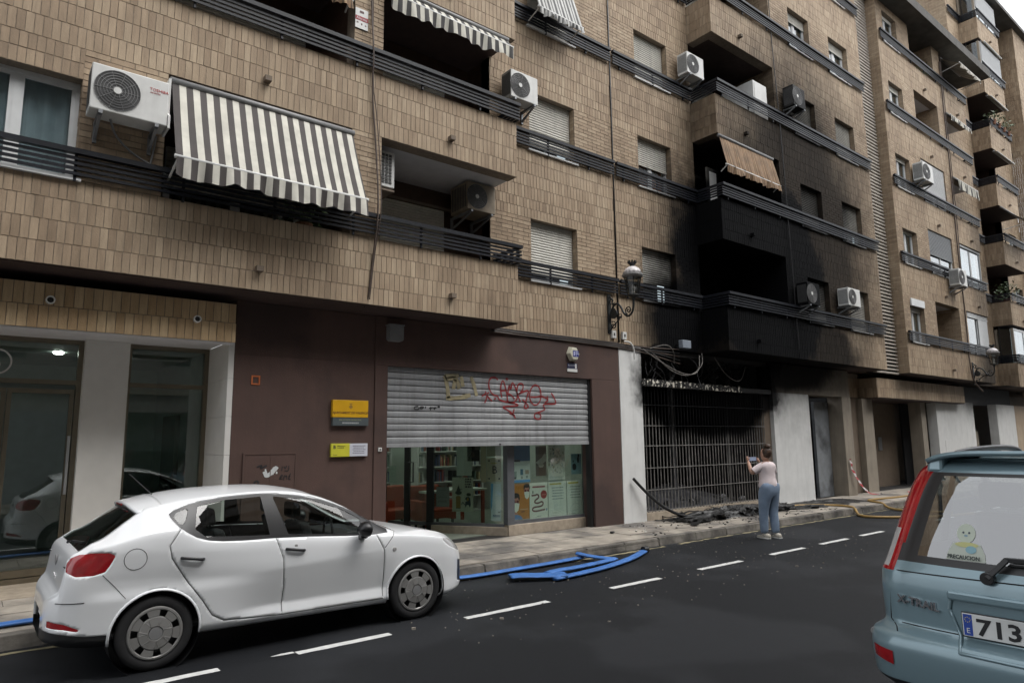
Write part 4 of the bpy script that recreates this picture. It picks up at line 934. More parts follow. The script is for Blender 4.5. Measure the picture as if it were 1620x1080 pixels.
# ------------------------------------------------------------------ wall lanterns
def make_lantern(loc, label):
    t = thing('wall_lantern', label, 'street lamp', loc, 'ornate iron wall lanterns', local=True)
    MB().box(-.05, .05, -.03, 0, -.42, .42).build('wall_plate', 'iron', t, bevel=.008)
    m = MB()
    m.tube(chaikin([(0,-.02,-.2), (0,-.1,.12), (0,-.22,.2), (0,-.34,.12), (0,-.42,-.06), (0,-.54,-.14), (0,-.66,-.06), (0,-.69,.08), (0,-.69,.2)], 3), .022, 8)
    def spiral(cy, cz, r0, turns, a0, s=1):
        return [(0, cy+r0*(1-i/26)*cos(a0+s*2*pi*turns*i/24), cz+r0*(1-i/26)*sin(a0+s*2*pi*turns*i/24)) for i in range(25)]
    m.tube(spiral(-.55, .0, .09, 1.6, -1.2), .013, 6); m.tube(spiral(-.14, -.02, .11, 1.2, 1.9, -1), .015, 6); m.tube(spiral(-.10, .26, .08, 1.4, 3.6), .012, 6); m.tube(spiral(-.12, -.26, .09, 1.4, 1.2), .012, 6); m.tube(spiral(-.32, -.1, .06, 1.3, 0), .01, 6)
    m.tube(chaikin([(0,-.03,.36), (0,-.12,.3), (0,-.1,.16), (0,-.2,.18)], 2), .014, 6); m.tube(chaikin([(0,-.03,-.36), (0,-.1,-.28), (0,-.2,-.22), (0,-.34,-.1)], 2), .014, 6)
    m.build('bracket', 'iron', t, smooth=True)
    d = MB().lathe([(.10, -.012), (.10, .012)], (0, -.14, -.02), 18, 'x'); d.build('medallion', 'iron', t)
    m = MB().lathe([(.02, .18), (.035, .2), (.03, .22), (.055, .25), (.12, .27), (.125, .285), (.11, .29)], (0, -.69, 0), 20); m.build('lantern_base', 'iron', t, smooth=True)
    K.setdefault('lant', glass_mat('lantern_glass', (.62, .62, .6), base=.12))
    g = MB().lathe([(.112, .29), (.165, .645)], (0, -.69, 0), 8, capb=False, capt=False); gg = g.build('glass_shade', 'lant', t)
    m = MB()
    for i in range(8):
        a = 2*pi*i/8; m.bar((.113*cos(a), -.69+.113*sin(a), .29), (.167*cos(a), -.69+.167*sin(a), .645), .012, .012, (cos(a), sin(a), 0))
    m.build('glazing_bars', 'iron', gg)
    MB().lathe([(.03, .3), (.045, .33), (.03, .36), (.045, .42), (.02, .5)], (0, -.69, 0), 12).build('lamp_bulb', 'wplast', gg)
    K.setdefault('crown', mat('lantern_grey_paint', (.17, .165, .16), .5, var=.2))
    m = MB().lathe([(.165, .645), (.20, .66), (.215, .69), (.21, .715), (.185, .725)], (0, -.69, 0), 24)
    for i in range(14):
        a = 2*pi*i/14; b_ = .09; m.add([(.2*cos(a-b_), -.69+.2*sin(a-b_), .72), (.2*cos(a+b_), -.69+.2*sin(a+b_), .72), (.185*cos(a), -.69+.185*sin(a), .785), (.18*cos(a), -.69+.18*sin(a), .72)], [(0,1,2), (1,3,2), (3,0,2)])
    m.build('crown_ring', 'crown', t)
    MB().lathe([(.185, .72), (.175, .77), (.14, .83), (.08, .87), (.045, .88)], (0, -.69, 0), 24).build('dome', mat('lantern_dome', (.55, .52, .52), .5, var=.25, scale=20), t, smooth=True)
    m = MB().lathe([(.05, .875), (.045, .90), (.06, .92), (.095, .955), (.07, .96)], (0, -.69, 0), 16)
    for i in range(8): m.box(.075*cos(i*pi/4)-.012, .075*cos(i*pi/4)+.012, -.69+.075*sin(i*pi/4)-.012, -.69+.075*sin(i*pi/4)+.012, .95, 1.0)
    m.build('finial', 'iron', t)
    return t
lan = make_lantern((10.33, B, 4.43), 'black iron wall lantern with a white dome at the edge of the soot')
dup(lan, (29.05, A, 4.10), None, 'smaller looking iron wall lantern far right above the roof of the blue car')

# ------------------------------------------------------------------ air conditioners
def make_ac(name_, label, w_, h_, d_, body='wplast', stand='alug', logo=False, loc=(0,0,0), side='fins'):
    t = thing('air_conditioner', label, 'air conditioner', loc, 'air conditioners on the facades', local=True)
    MB().box(-w_/2, w_/2, -d_, 0, 0, h_).build('casing', body, t, bevel=.012)
    cx, cz, r = -w_*.17, h_*.5, h_*.43; yf = -d_-.004
    K.setdefault('fan', mat('fan_shadow', (.055, .055, .055), .7)); K.setdefault('wire', mat('fan_wire', (.19, .19, .19), .5))
    MB().lathe([(r, 0), (r, .003)], (cx, yf, cz), 36, 'y').build('fan_opening', 'fan', t)
    m = MB()
    for i in range(7):
        rr = r*(.2+.8*i/6); m.tube([(cx+rr*cos(a*pi/16), yf-.006, cz+rr*sin(a*pi/16)) for a in range(32)], .0035, 4, closed=True)
    for i in range(10): a = i*pi/5; m.bar((cx+.12*r*cos(a), yf-.004, cz+.12*r*sin(a)), (cx+r*cos(a), yf-.004, cz+r*sin(a)), .004, .004, (0, 1, 0))
    m.build('fan_guard', 'wire', t)
    MB().lathe([(.17*r, -.012), (.17*r, -.004)], (cx, yf, cz), 20, 'y').build('fan_hub', 'wplast', t)
    m = MB()
    for i in range(9): m.box(-w_/2-.004, -w_/2-.001, -d_*.9+i*d_*.095, -d_*.9+i*d_*.095+d_*.05, h_*.1, h_*.9)
    m.build('side_grille', 'fan', t)
    for x in (-w_*.36, w_*.36):
        MB().box(x-.02, x+.02, -d_-.02, .12, -.045, -.004).box(x-.02, x+.02, .07, .12, -.26, -.045).hexa([(x-.015, -d_+.02, -.06), (x+.015, -d_+.02, -.06), (x+.015, .11, -.24), (x-.015, .11, -.24), (x-.015, -d_+.05, -.046), (x+.015, -d_+.05, -.046), (x+.015, .11, -.2), (x-.015, .11, -.2)]).build('bracket', stand, t)
    if logo:
        text('TOSHIBA', .05, (w_*.24, -d_-.003, h_*.72), cm((.45, .03, .03)), None, name='logo').parent = t
        text('INVERTER', .025, (w_*.25, -d_-.003, h_*.66), cm((.4, .1, .1)), None, name='logo').parent = t
        MB().prism([(-d_-.01, -.02), (0, -.02), (0, h_+.10), (-d_+.06, h_+.10), (-d_+.06, h_*.35), (-d_-.01, h_*.25)], w_/2+.004, w_/2+.03, 'x').build('side_cover', 'wplast', t)
    return t
make_ac('a', 'large white air conditioner with red lettering beside the brown striped awning', .80, .55, .30, logo=True, loc=(1.165, A-.10, 5.60))
std = make_ac('b', 'white air conditioner high on the wall right of the second floor balcony', .66, .55, .30, loc=(7.78, B-.10, 8.22))
dup(std, (13.28, B-.10, 10.63), None, 'white air conditioner beside the third floor balcony of the burnt block')
so_ = make_ac('c', 'soot blackened air conditioner on the third floor of the burnt block', .62, .58, .30, body=mat('sooty_casing', (.16, .155, .15), .5, var=.3, soot=True, col2=(.03, .03, .03), c2scale=3, c2thr=(.45, .6)), loc=(16.95, A-.06, 10.68))
dup(so_, (16.92, A-.06, 5.22), None, 'black sooty air conditioner on the first floor nearest the burnt balcony')
make_ac('d', 'air conditioner with a rusty brown front at the right of the burnt first floor', .72, .50, .30, body='wplast', loc=(19.2, A-.06, 5.45))
st2 = dup(std, (25.55, A-.06, 10.62), None, 'air conditioner with dark grilles beside a closed white shutter'); st2.scale = (1.35, 1.1, 1.15)
dup(std, (27.85, A-.06, 7.2), None, 'air conditioner hung under grey blinds beside the brown cable, farther block').scale = (1.15, 1.1, 1.1)
K['dust'] = mat('dusty_casing', (.22, .18, .13), .7, var=.25)
make_ac('e', 'dusty brown air conditioner inside the open loggia above the library', .62, .52, .55, body='dust', loc=(6.95, 10.1, 5.93))
t = thing('air_conditioner', 'white unit with a grid of slots at the left side of the open loggia', 'air conditioner', (4.82, 9.3, 5.8))
MB().box(4.64, 4.98, 9.2, 9.6, 5.80, 6.38).build('casing', 'wplast', t, bevel=.01)
m = MB()
for i in range(4):
    for j in range(9): m.box(4.69+i*.062, 4.737+i*.062, 9.19, 9.1985, 5.86+j*.055, 5.90+j*.055)
m.build('slots', 'fan', t); MB().box(4.64, 4.98, 9.2, 10.2, 5.74, 5.77).build('bracket', 'tan', t)
t = thing('cable', 'grey hose drooping from the large air conditioner to the railing', 'cable', (1.2, A, 5.3))
MB().tube(chaikin([(1.0, A-.2, 5.6), (1.08, A-.08, 5.45), (1.3, A-.05, 5.28), (1.55, A-.06, 5.18), (1.7, A-.05, 5.1)], 3), .014, 6).tube(chaikin([(1.5, A-.15, 5.55), (1.5, A-.05, 5.4), (1.47, A-.06, 5.2)], 2), .012, 6).build('hose', 'gplast', t, smooth=True)

# ------------------------------------------------------------------ awnings
ST1 = stripe_mat('brown_cream_stripe', [(.5, (.062, .053, .05)), (.5, (.58, .56, .49))], 0, .163)
ST2 = stripe_mat('charcoal_cream_stripe', [(.5, (.045, .043, .042)), (.5, (.55, .53, .46))], 0, .16, off=.3)
ST3 = stripe_mat('grey_white_stripe', [(.5, (.11, .11, .11)), (.5, (.5, .5, .48))], 0, .10)
ST4 = stripe_mat('orange_brown_stripe', [(.35, (.16, .09, .045)), (.25, (.27, .165, .085)), (.15, (.09, .055, .03)), (.25, (.31, .205, .115))], 0, .13, dirt=.5)
ST5 = stripe_mat('cream_awning', [(.5, (.34, .31, .26)), (.5, (.4, .38, .33))], 0, .3)
def awning(label, x0, x1, yt, zt, yb, zb, val, m, sag=.05, arms=True, bar='wplast', scal=.03, wave=.01, n=48):
    t = thing('awning', label, 'awning', ((x0+x1)/2, yt, zt))
    rnd = [random.uniform(-1, 1) for _ in range(9)]
    def f(u, v):
        x = x0+(x1-x0)*u; y = yt+(yb-yt)*v; z = zt+(zb-zt)*v - sag*sin(pi*v)*(1+.3*sin(u*9))
        return (x, y+wave*sin(u*37+rnd[0])*v, z+wave*sin(u*23+rnd[1]*3)*v)
    MB().grid(f, n, 10).build('canvas', m, t, smooth=True, uv=lambda c: (c.x-x0, c.z))
    MB().tube([(x0-.02, yb, zb), (x1+.02, yb, zb)], .026, 10).build('front_bar', bar, t, smooth=True)
    if val:
        def g_(u, v): return (x0+(x1-x0)*u, yb-.028+.025*sin(u*61+rnd[2])*v+.03*sin(u*19+rnd[4])*v, zb-.01-(val+scal*abs(sin(u*pi*(x1-x0)/.33))+.02*sin(u*13+rnd[3]))*v)
        MB().grid(g_, n*2, 5).build('valance', m, t, smooth=True, uv=lambda c: (c.x-x0, c.z))
    if arms:
        for x in (x0+.03, x1-.03): MB().tube([(x, yt+.02, zb-.12), (x, yb, zb)], .014, 6).build('arm', bar, t)
    MB().tube([(x0-.02, yt+.01, zt+.02), (x1+.02, yt+.01, zt+.02)], .045, 10).build('roller', 'gplast', t, smooth=True)
    return t
awning('wide brown and cream striped awning let down over the left loggia', 1.66, 4.13, A-.03, 6.37, 8.42, 5.20, .21, ST1, sag=.03)
awning('charcoal and cream striped awning mostly rolled up over the second floor loggia', 4.66, 7.10, A-.02, 9.02, 8.80, 8.82, .22, ST2, sag=.0, arms=False)
awning('grey and white striped awning over the top window by the upper edge', 8.15, 9.35, B-.08, 11.45, 9.25, 10.32, .1, ST3, sag=.0)
awning('orange brown striped awning hanging in the opening at the top left', 2.9, 4.05, A+.1, 9.05, A-.05, 8.5, .12, ST4, sag=.02, wave=.03)
awning('scorched orange striped awning above the blackened second floor balcony', 13.62, 15.98, A+.0, 9.05, A-.16, 8.28, .14, ST4, sag=.0, wave=.035)
awning('pale awning stretched under the dark eave of the farther block', 29.15, 31.4, A, 16.75, 8.3, 16.25, .12, ST5)
awning('rolled striped awning with a short valance on the fourth floor of the farther block', 29.15, 31.3, A-.03, 14.38, 8.8, 14.28, .16, ST2, sag=0, arms=False)
awning('rolled striped awning with a longer valance on the third floor of the farther block', 29.15, 31.3, A-.03, 11.72, 8.8, 11.62, .35, ST2, sag=0, arms=False)
awning('grey awning slanting out of the right hand corner balcony', 34.7, 37.2, A, zk(3)-.05, 8.0, zk(2)+1.7, .1, ST5, sag=.02)
for k in (3, 4, 5): awning(('white folded awning under the lowest visible corner balcony', 'white folded awning under the middle corner balcony', 'white folded awning under the highest corner balcony')[k-3], 34.8, 37.1, A+.05, zk(k+1)-.06, A-.1, zk(k+1)-.12, 0, ST5, sag=0, arms=False)

# ------------------------------------------------------------------ cables and small wall fittings
def cable(label, pts, r=.01, m='black', it=2, n=6, grp=None):
    p = chaikin(pts, it); c = p[0]
    return tag(MB().tube(p, r, n).build('cable', m, None, smooth=True, loc=c), label, 'cable', grp)
K['cab'] = mat('brown_cable', (.06, .04, .03), .6, var=.2)
cable('thick brown cable running down the brick bay left of the balcony', [(4.37, A-.03, 12), (4.38, A-.03, 8.6), (4.40, A-.14, 7.7), (4.42, A-.03, 7.2), (4.52, A-.03, 6.2), (4.52, A-.15, 5.2), (4.50, A-.03, 4.6), (4.44, A-.02, 3.9), (4.44, A+.1, 3.8)], .013, 'cab')
cable('thin brown cable looping beside the thicker one on the brick bay', [(4.40, A-.03, 12), (4.42, A-.04, 7.3), (4.50, A-.04, 6.9), (4.58, A-.05, 6.0), (4.57, A-.15, 5.2), (4.53, A-.03, 4.7), (4.46, A-.02, 3.9)], .008, 'cab')
cable('dark drainpipe in the joint between the two blocks', [(10.6, B-.015, 16), (10.6, B-.015, 8), (10.6, B-.02, 3.85)], .016, 'black', 0)
cable('dark cable dropping down the blackened front right of the balconies', [(16.32, A-.03, 15), (16.3, A-.03, 12.6), (16.42, A-.04, 10.4), (16.5, A-.04, 7), (16.6, A-.03, 3.9)], .012, 'black')
cable('brown cable down the farther block beside its corner bay', [(28.95, A-.04, 16.5), (28.8, A-.06, 14), (28.85, A-.05, 12), (28.7, A-.05, 9), (28.75, A-.05, 6), (28.65, A-.04, 3.9), (28.9, A-.3, 3.4)], .025, 'cab')
cable('second thinner cable beside the brown one on the farther block', [(29.1, A-.04, 17), (29.02, A-.05, 14), (29.0, A-.05, 11), (28.85, A-.05, 8)], .014, 'cab')
cb_ = thing('cable_bundle', 'bundle of black cables along the top of the brown fascia', 'cable', (8.9, B, 3.8))
for i in range(5):
    z = 3.83-.022*i
    MB().tube(chaikin([(7.2, B-.035-.01*i, z+.02), (8.2, B-.04, z+random.uniform(-.02, .02)), (9.3, B-.045, z+.01), (10.6, B-.05, z-.01), (11.3, B-.05, z-.03+random.uniform(-.03, .03)), (12.5, B-.1, z-.06*i)], 2), .012, 6).build('cable', 'black' if i % 2 else 'cab', cb_, smooth=True)
K['wirec'] = mat('burnt_wire', (.12, .11, .10), .6, var=.5)
for i, (lb_, pts) in enumerate((('burnt cable sagging in a wide loop over the grille', [(11.3, B-.06, 3.75), (11.8, B-.2, 3.45), (12.4, B-.3, 3.22), (13.0, B-.25, 3.3), (13.25, B-.1, 3.75)]),
      ('second burnt cable looping lower over the grille', [(11.6, B-.06, 3.7), (12.1, B-.15, 3.3), (12.7, B-.2, 3.2), (13.3, B-.15, 3.5), (13.4, B-.06, 3.8)]),
      ('curled wire end hanging at the left of the burnt opening', [(11.5, B-.1, 3.78), (11.9, B-.25, 3.9), (12.2, B-.2, 3.75), (12.3, B-.1, 3.5)]),
      ('dark cable hanging in the right part of the burnt opening', [(13.9, B-.05, 3.75), (14.2, B-.15, 3.3), (14.8, B-.15, 3.15), (15.2, B-.05, 3.6)]),
      ('white cable end drooping below the small box beside the lantern', [(10.72, B-.05, 3.88), (10.85, B-.12, 3.86), (10.95, B-.12, 3.72), (10.97, B-.1, 3.5)]))):
    cable(lb_, pts, .011 if i < 4 else .016, 'wirec' if i < 4 else 'wplast', 3)
for x, lb_, m_ in ((10.42, 'small white junction box at the foot of the lantern bracket', 'wplast'), (10.74, 'small white meter box right of the joint under the lantern', 'wplast')):
    t = thing('junction_box', lb_, 'box', (x, B, 3.95)); MB().box(x-.06, x+.06, B-.06, B-.005, 3.92, 4.08).build('housing', m_, t, bevel=.006); MB().box(x-.02, x+.02, B-.064, B-.0605, 3.97, 4.03).build('cover', 'black', t)
t = thing('floodlight', 'pale grey floodlight sticking out of the sooty wall above the grille', 'lamp', (12.5, B, 3.85))
MB().box(12.36, 12.66, B-.32, B-.2, 3.84, 4.02).build('housing', cm((.22, .25, .29), .35), t, bevel=.01); MB().box(12.48, 12.54, B-.2, B, 3.9, 3.95).build('arm', 'black', t)
t = thing('storage_cabinet', 'white cabinet standing on the third floor balcony of the burnt block', 'cabinet', (15.75, 9.4, 9.2))
MB().box(15.45, 16.1, 9.06, 10.0, 9.2, 11.18).build('carcass', 'wplast', t, bevel=.01); MB().box(15.5, 16.05, 9.05, 9.058, 9.3, 11.1).build('door', 'wplast', t)
t = thing('board', 'pale board leaning at the left end of the blackened second floor balcony', 'board', (13.8, 9.4, 6.6))
MB().box(13.62, 14.05, 9.35, 9.4, 6.55, 8.40).build('panel', 'shut', t); MB().box(13.7, 13.97, 9.34, 9.349, 7.4, 8.3).build('pane', 'wplast', t)
# balcony plants
K['leaf'] = mat('leaf', (.045, .075, .025), .6, var=.4, scale=12); K['pot'] = mat('clay_pot', (.2, .09, .05), .8)
def plant(label, x, y, z, h, r, n=60):
    t = thing('potted_plant', label, 'plant', (x, y, z))
    MB().lathe([(.09, 0), (.13, .2)], (x, y, z), 14).build('pot', 'pot', t)
    m = MB(); s = MB()
    for i in range(n):
        a = random.random()*2*pi; q = random.random()**.6; p = Vector((x+r*q*cos(a), y+r*q*sin(a), z+.2+h*random.random()))
        d_ = Vector((random.uniform(-1, 1), random.uniform(-1, 1), random.uniform(-.4, .8))).normalized(); e = d_.orthogonal().normalized(); L = random.uniform(.05, .11)
        m.add([p-d_*L, p+e*L*.35, p+d_*L, p-e*L*.35], [(0,1,2,3)])
    for i in range(5): a = i*1.3; s.tube([(x, y, z+.18), (x+r*.6*cos(a), y+r*.6*sin(a), z+.2+h*.9)], .006, 4)
    s.build('stem', 'leaf', t); tag(m.build('leaves', 'leaf', t, fix=False), kind='stuff')
plant('green plant peeping out below the right end of the brown striped awning', 3.55, 9.25, 4.75, .35, .35, 80)
plant('leafy plant in the fourth floor loggia of the farther block', 28.0, 9.2, zk(4)+.9, .6, .3, 60)
for i in range(4): plant(('straggly plant first along the corner balcony railing', 'straggly plant second along the corner balcony railing', 'straggly plant third along the corner balcony railing', 'straggly plant last along the corner balcony railing')[i], 34.9+i*.65, A-.05, zk(4)+1.2, .4, .35, 50)
plant('dark bushy plant on the lower corner balcony at the right edge', 34.9, 9.2, zk(1)+1.0, .7, .5, 120)
# ------------------------------------------------------------------ cars
def interp(T, x):
    """smooth (monotone cubic) interpolation in a table of (x, value)"""
    if x <= T[0][0]: return T[0][1]
    if x >= T[-1][0]: return T[-1][1]
    for i in range(len(T)-1):
        if x <= T[i+1][0]: break
    def sl(j): return (T[j+1][1]-T[j][1])/(T[j+1][0]-T[j][0])
    def tg(j):
        if j == 0: return sl(0)
        if j == len(T)-1: return sl(j-1)
        a, b = sl(j-1), sl(j)
        return 0 if a*b <= 0 else 2*a*b/(a+b)
    h = T[i+1][0]-T[i][0]; t = (x-T[i][0])/h; a, b = tg(i)*h, tg(i+1)*h
    return (2*t**3-3*t*t+1)*T[i][1]+(t**3-2*t*t+t)*a+(-2*t**3+3*t*t)*T[i+1][1]+(t**3-t*t)*b
def inpoly(p, P):
    x, y = p; c = False; j = len(P)-1
    for i in range(len(P)):
        if (P[i][1] > y) != (P[j][1] > y) and x < (P[j][0]-P[i][0])*(y-P[i][1])/(P[j][1]-P[i][1])+P[i][0]: c = not c
        j = i
    return c
def nearest(p, P):
    best = (9, None)
    for i in range(len(P)):
        a, b = P[i-1], P[i]; dx_, dy_ = b[0]-a[0], b[1]-a[1]; L = dx_*dx_+dy_*dy_
        if L < 1e-12: continue
        t = max(0, min(1, ((p[0]-a[0])*dx_+(p[1]-a[1])*dy_)/L)); q = (a[0]+t*dx_, a[1]+t*dy_); d_ = sqrt((p[0]-q[0])**2+(p[1]-q[1])**2)
        if d_ < best[0]: best = (d_, q)
    return best
def rnd_poly(P, it=2): return [(v.x, v.y) for v in chaikin([(a, b, 0) for a, b in P], it, True)]
K['carw'] = mat('white_car_paint', (.80, .81, .82), .28, var=.0, coat=.8)
K['cglass'] = glass_mat('car_glass', (.66, .72, .69), base=.045)
K['tyre'] = mat('tyre_rubber', (.014, .014, .015), .8, var=.2)
K['hub'] = mat('hubcap_silver', (.25, .245, .235), .38, metal=.25, var=.06)
K['trim'] = mat('black_car_trim', (.012, .012, .013), .35)
K['liner'] = mat('car_interior', (.022, .022, .024), .8)
K['redl'] = mat('red_lamp_plastic', (.30, .008, .012), .12, var=.25, scale=14, coat=1)
K['clear'] = mat('clear_lamp_plastic', (.42, .41, .40), .12, var=.15, coat=1)
K['chrome'] = mat('chrome', (.6, .6, .62), .15, metal=1)
K['plate'] = mat('plate_white', (.62, .63, .62), .4)

car = thing('parked_car', 'white five door hatchback parked at the kerb with grey wheel covers', 'car', (2.55, 7.17, 0))
CY = 7.17
T_zb = [(.57,.30),(.75,.26),(1.0,.24),(3.4,.20),(4.2,.17),(4.62,.24)]
T_W = [(.572,.30),(.58,.42),(.60,.51),(.64,.595),(.70,.655),(.80,.715),(1.0,.760),(1.3,.775),(2.4,.778),(3.5,.775),(3.9,.765),(4.15,.735),(4.32,.68),(4.45,.59),(4.54,.47),(4.60,.30),(4.625,.10)]
T_top = [(.572,.50),(.58,.60),(.62,.655),(.655,.69),(.665,.73),(.69,.88),(.72,.955),(.78,.995),(.9,1.075),(1.1,1.225),(1.2,1.302),(1.24,1.33),(1.34,1.352),(1.5,1.385),(1.78,1.41),(2.1,1.417),(2.35,1.41),(2.62,1.372),(2.87,1.30),(3.14,1.17),(3.40,1.035),(3.60,.945),(3.72,.915),(3.95,.885),(4.15,.845),(4.32,.785),(4.45,.71),(4.54,.62),(4.60,.50),(4.625,.40)]
T_belt = [(.6,.95),(.75,.985),(1.0,1.03),(1.3,1.09),(1.45,1.10),(1.53,1.075),(1.68,1.005),(1.9,.975),(2.3,.955),(3.25,.885),(3.6,.872),(3.9,.835),(4.15,.79),(4.32,.72),(4.45,.63),(4.54,.53),(4.62,.40)]
T_roof = [(.7,1.0),(.9,1.05),(1.1,1.185),(1.24,1.275),(1.41,1.312),(1.6,1.338),(1.9,1.362),(2.23,1.372),(2.5,1.355),(2.73,1.305),(3.0,1.20),(3.25,1.06),(3.45,.95),(3.6,.885)]
T_wr = [(.66,.62),(.8,.63),(1.0,.60),(1.24,.565),(1.5,.55),(2.3,.545),(2.7,.555),(3.1,.60),(3.4,.645),(3.62,.69),(4.0,.62),(4.4,.45),(4.62,.08)]
PROF = [(0,.90),(.05,.965),(.10,.986),(.3,.993),(.5,.999),(.65,1.0),(.86,.985),(.96,.967),(1,.950)]
def sstep(a, b, x): t = max(0, min(1, (x-a)/(b-a))); return t*t*(3-2*t)
def crease(x, z):
    zc = .67+.058*(x-2.1); d = 0
    if z < zc:
        k = .050*sstep(1.78, 2.3, x)*(1-.85*sstep(3.35, 3.6, x))
        d += k*min(1, (zc-z)/(zc-.37)) if z >= .37 else k*max(.3, 1-(.37-z)/.09*.7)
    z2 = .965-.075*(x-1.0)
    if z < z2 and x < 2.5: d += .022*(1-sstep(1.5, 2.4, x))*sstep(.75, 1.0, x)*min(1, (z2-z)/.22)*(1-sstep(0, 1, (.68-z)/.1)*.75)
    return d
xs = []
x = .572
while x < 4.625:
    xs.append(x); x += .006 if x < .74 else (.014 if x < 1.3 else (.018 if x < 4.1 else .012))
xs.append(4.625)
NB, NG, NR = 42, 24, 14
def sect(x):
    zb = interp(T_zb, x); zt = max(interp(T_top, x), zb+.06); W = interp(T_W, x)
    zl = min(interp(T_belt, x), zt-.02-.02*min(1, max(0, (zt-.6)*3))); zr = min(max(interp(T_roof, x), zl+.004), zt-.006)
    zl = max(zl, zb+.04); zr = max(zr, zl+.003); wb = W*.95; wr = min(interp(T_wr, x), wb-.004)
    pts = [(0, zb), (W*.55, zb)]
    for i in range(NB+1): h = i/NB; zz = zb+(zl-zb)*h; pts.append((max(0, W*interp(PROF, h)-crease(x, zz)), zz))
    for i in range(1, NG+1): s = i/NG; pts.append((wb+(wr-wb)*s+.009*sin(pi*s)*min(1, (zr-zl)*5), zl+(zr-zl)*s))
    for i in range(1, NR+1): s = i/NR; pts.append((wr*(1-s), zr+(zt-zr)*(1-(1-s)**2)))
    return pts
secs = [sect(x) for x in xs]; NP = len(secs[0]); RB = 2+NB; RG = RB+NG
DLO = rnd_poly([(1.405,1.245),(1.60,1.305),(1.90,1.345),(2.27,1.355),(2.70,1.295),(3.03,1.185),(3.28,1.045),(3.55,.905),(3.25,.893),(2.43,.955),(1.9,.965),(1.66,1.0),(1.50,1.10),(1.42,1.19)], 1)
PANE = {'quarter': rnd_poly([(1.43,1.225),(1.58,1.285),(1.53,1.15),(1.49,1.135)], 1),
        'rear': [(1.645,1.278),(1.88,1.318),(2.205,1.331),(2.255,.990),(1.70,1.022),(1.61,1.095)],
        'front': [(2.315,1.326),(2.69,1.272),(3.0,1.165),(3.185,1.062),(3.205,.918),(2.43,.980)]}
DOOR_R = rnd_poly([(1.50,1.12),(1.405,.98),(1.425,.88),(1.56,.67),(1.68,.51),(1.77,.37),(1.87,.31),(2.38,.275),(2.39,.51),(2.37,.78),(2.305,.97),(2.285,1.352),(1.90,1.34),(1.60,1.30)], 0)
DOOR_F = [(2.292,1.352),(2.70,1.295),(3.03,1.185),(3.28,1.045),(3.34,.89),(3.415,.74),(3.42,.45),(3.41,.265),(2.385,.275),(2.395,.51),(2.375,.78),(2.31,.97)]
LAMP = rnd_poly([(.69,.80),(.69,.93),(.79,.975),(1.02,.965),(.985,.88),(.93,.80)], 1)
HEAD = rnd_poly([(4.13,.785),(4.27,.765),(4.42,.66),(4.46,.60),(4.32,.655),(4.22,.70)], 1)
REFL = [(.60,.415),(.70,.405),(.79,.385),(.80,.40),(.70,.445),(.60,.465)]
LOWB = [(.5,.2),(.5,.395),(.66,.375),(.85,.345),(1.03,.335),(1.03,.2)]
LOWF = [(4.40,.52),(4.40,.30),(4.50,.27),(4.70,.27),(4.70,.40),(4.52,.50)]
WX0, WX1, WZ, WR = 1.335, 3.80, .295, .342
regs = [('DLO', DLO), ('DR', DOOR_R), ('DF', DOOR_F), ('LAMP', LAMP), ('HEAD', HEAD), ('REFL', REFL), ('LOWB', LOWB), ('LOWF', LOWF)] + list(PANE.items())
def ysurf(x, z):
    P = sect(x); best = None
    for j in range(2, RG+2):
        (y0, z0), (y1, z1) = P[j-1], P[j]
        if min(z0, z1) <= z <= max(z0, z1) and z1 != z0: best = y0+(y1-y0)*(z-z0)/(z1-z0)
    return best if best is not None else (P[RG][0] if z > P[RB][1] else P[2][0])
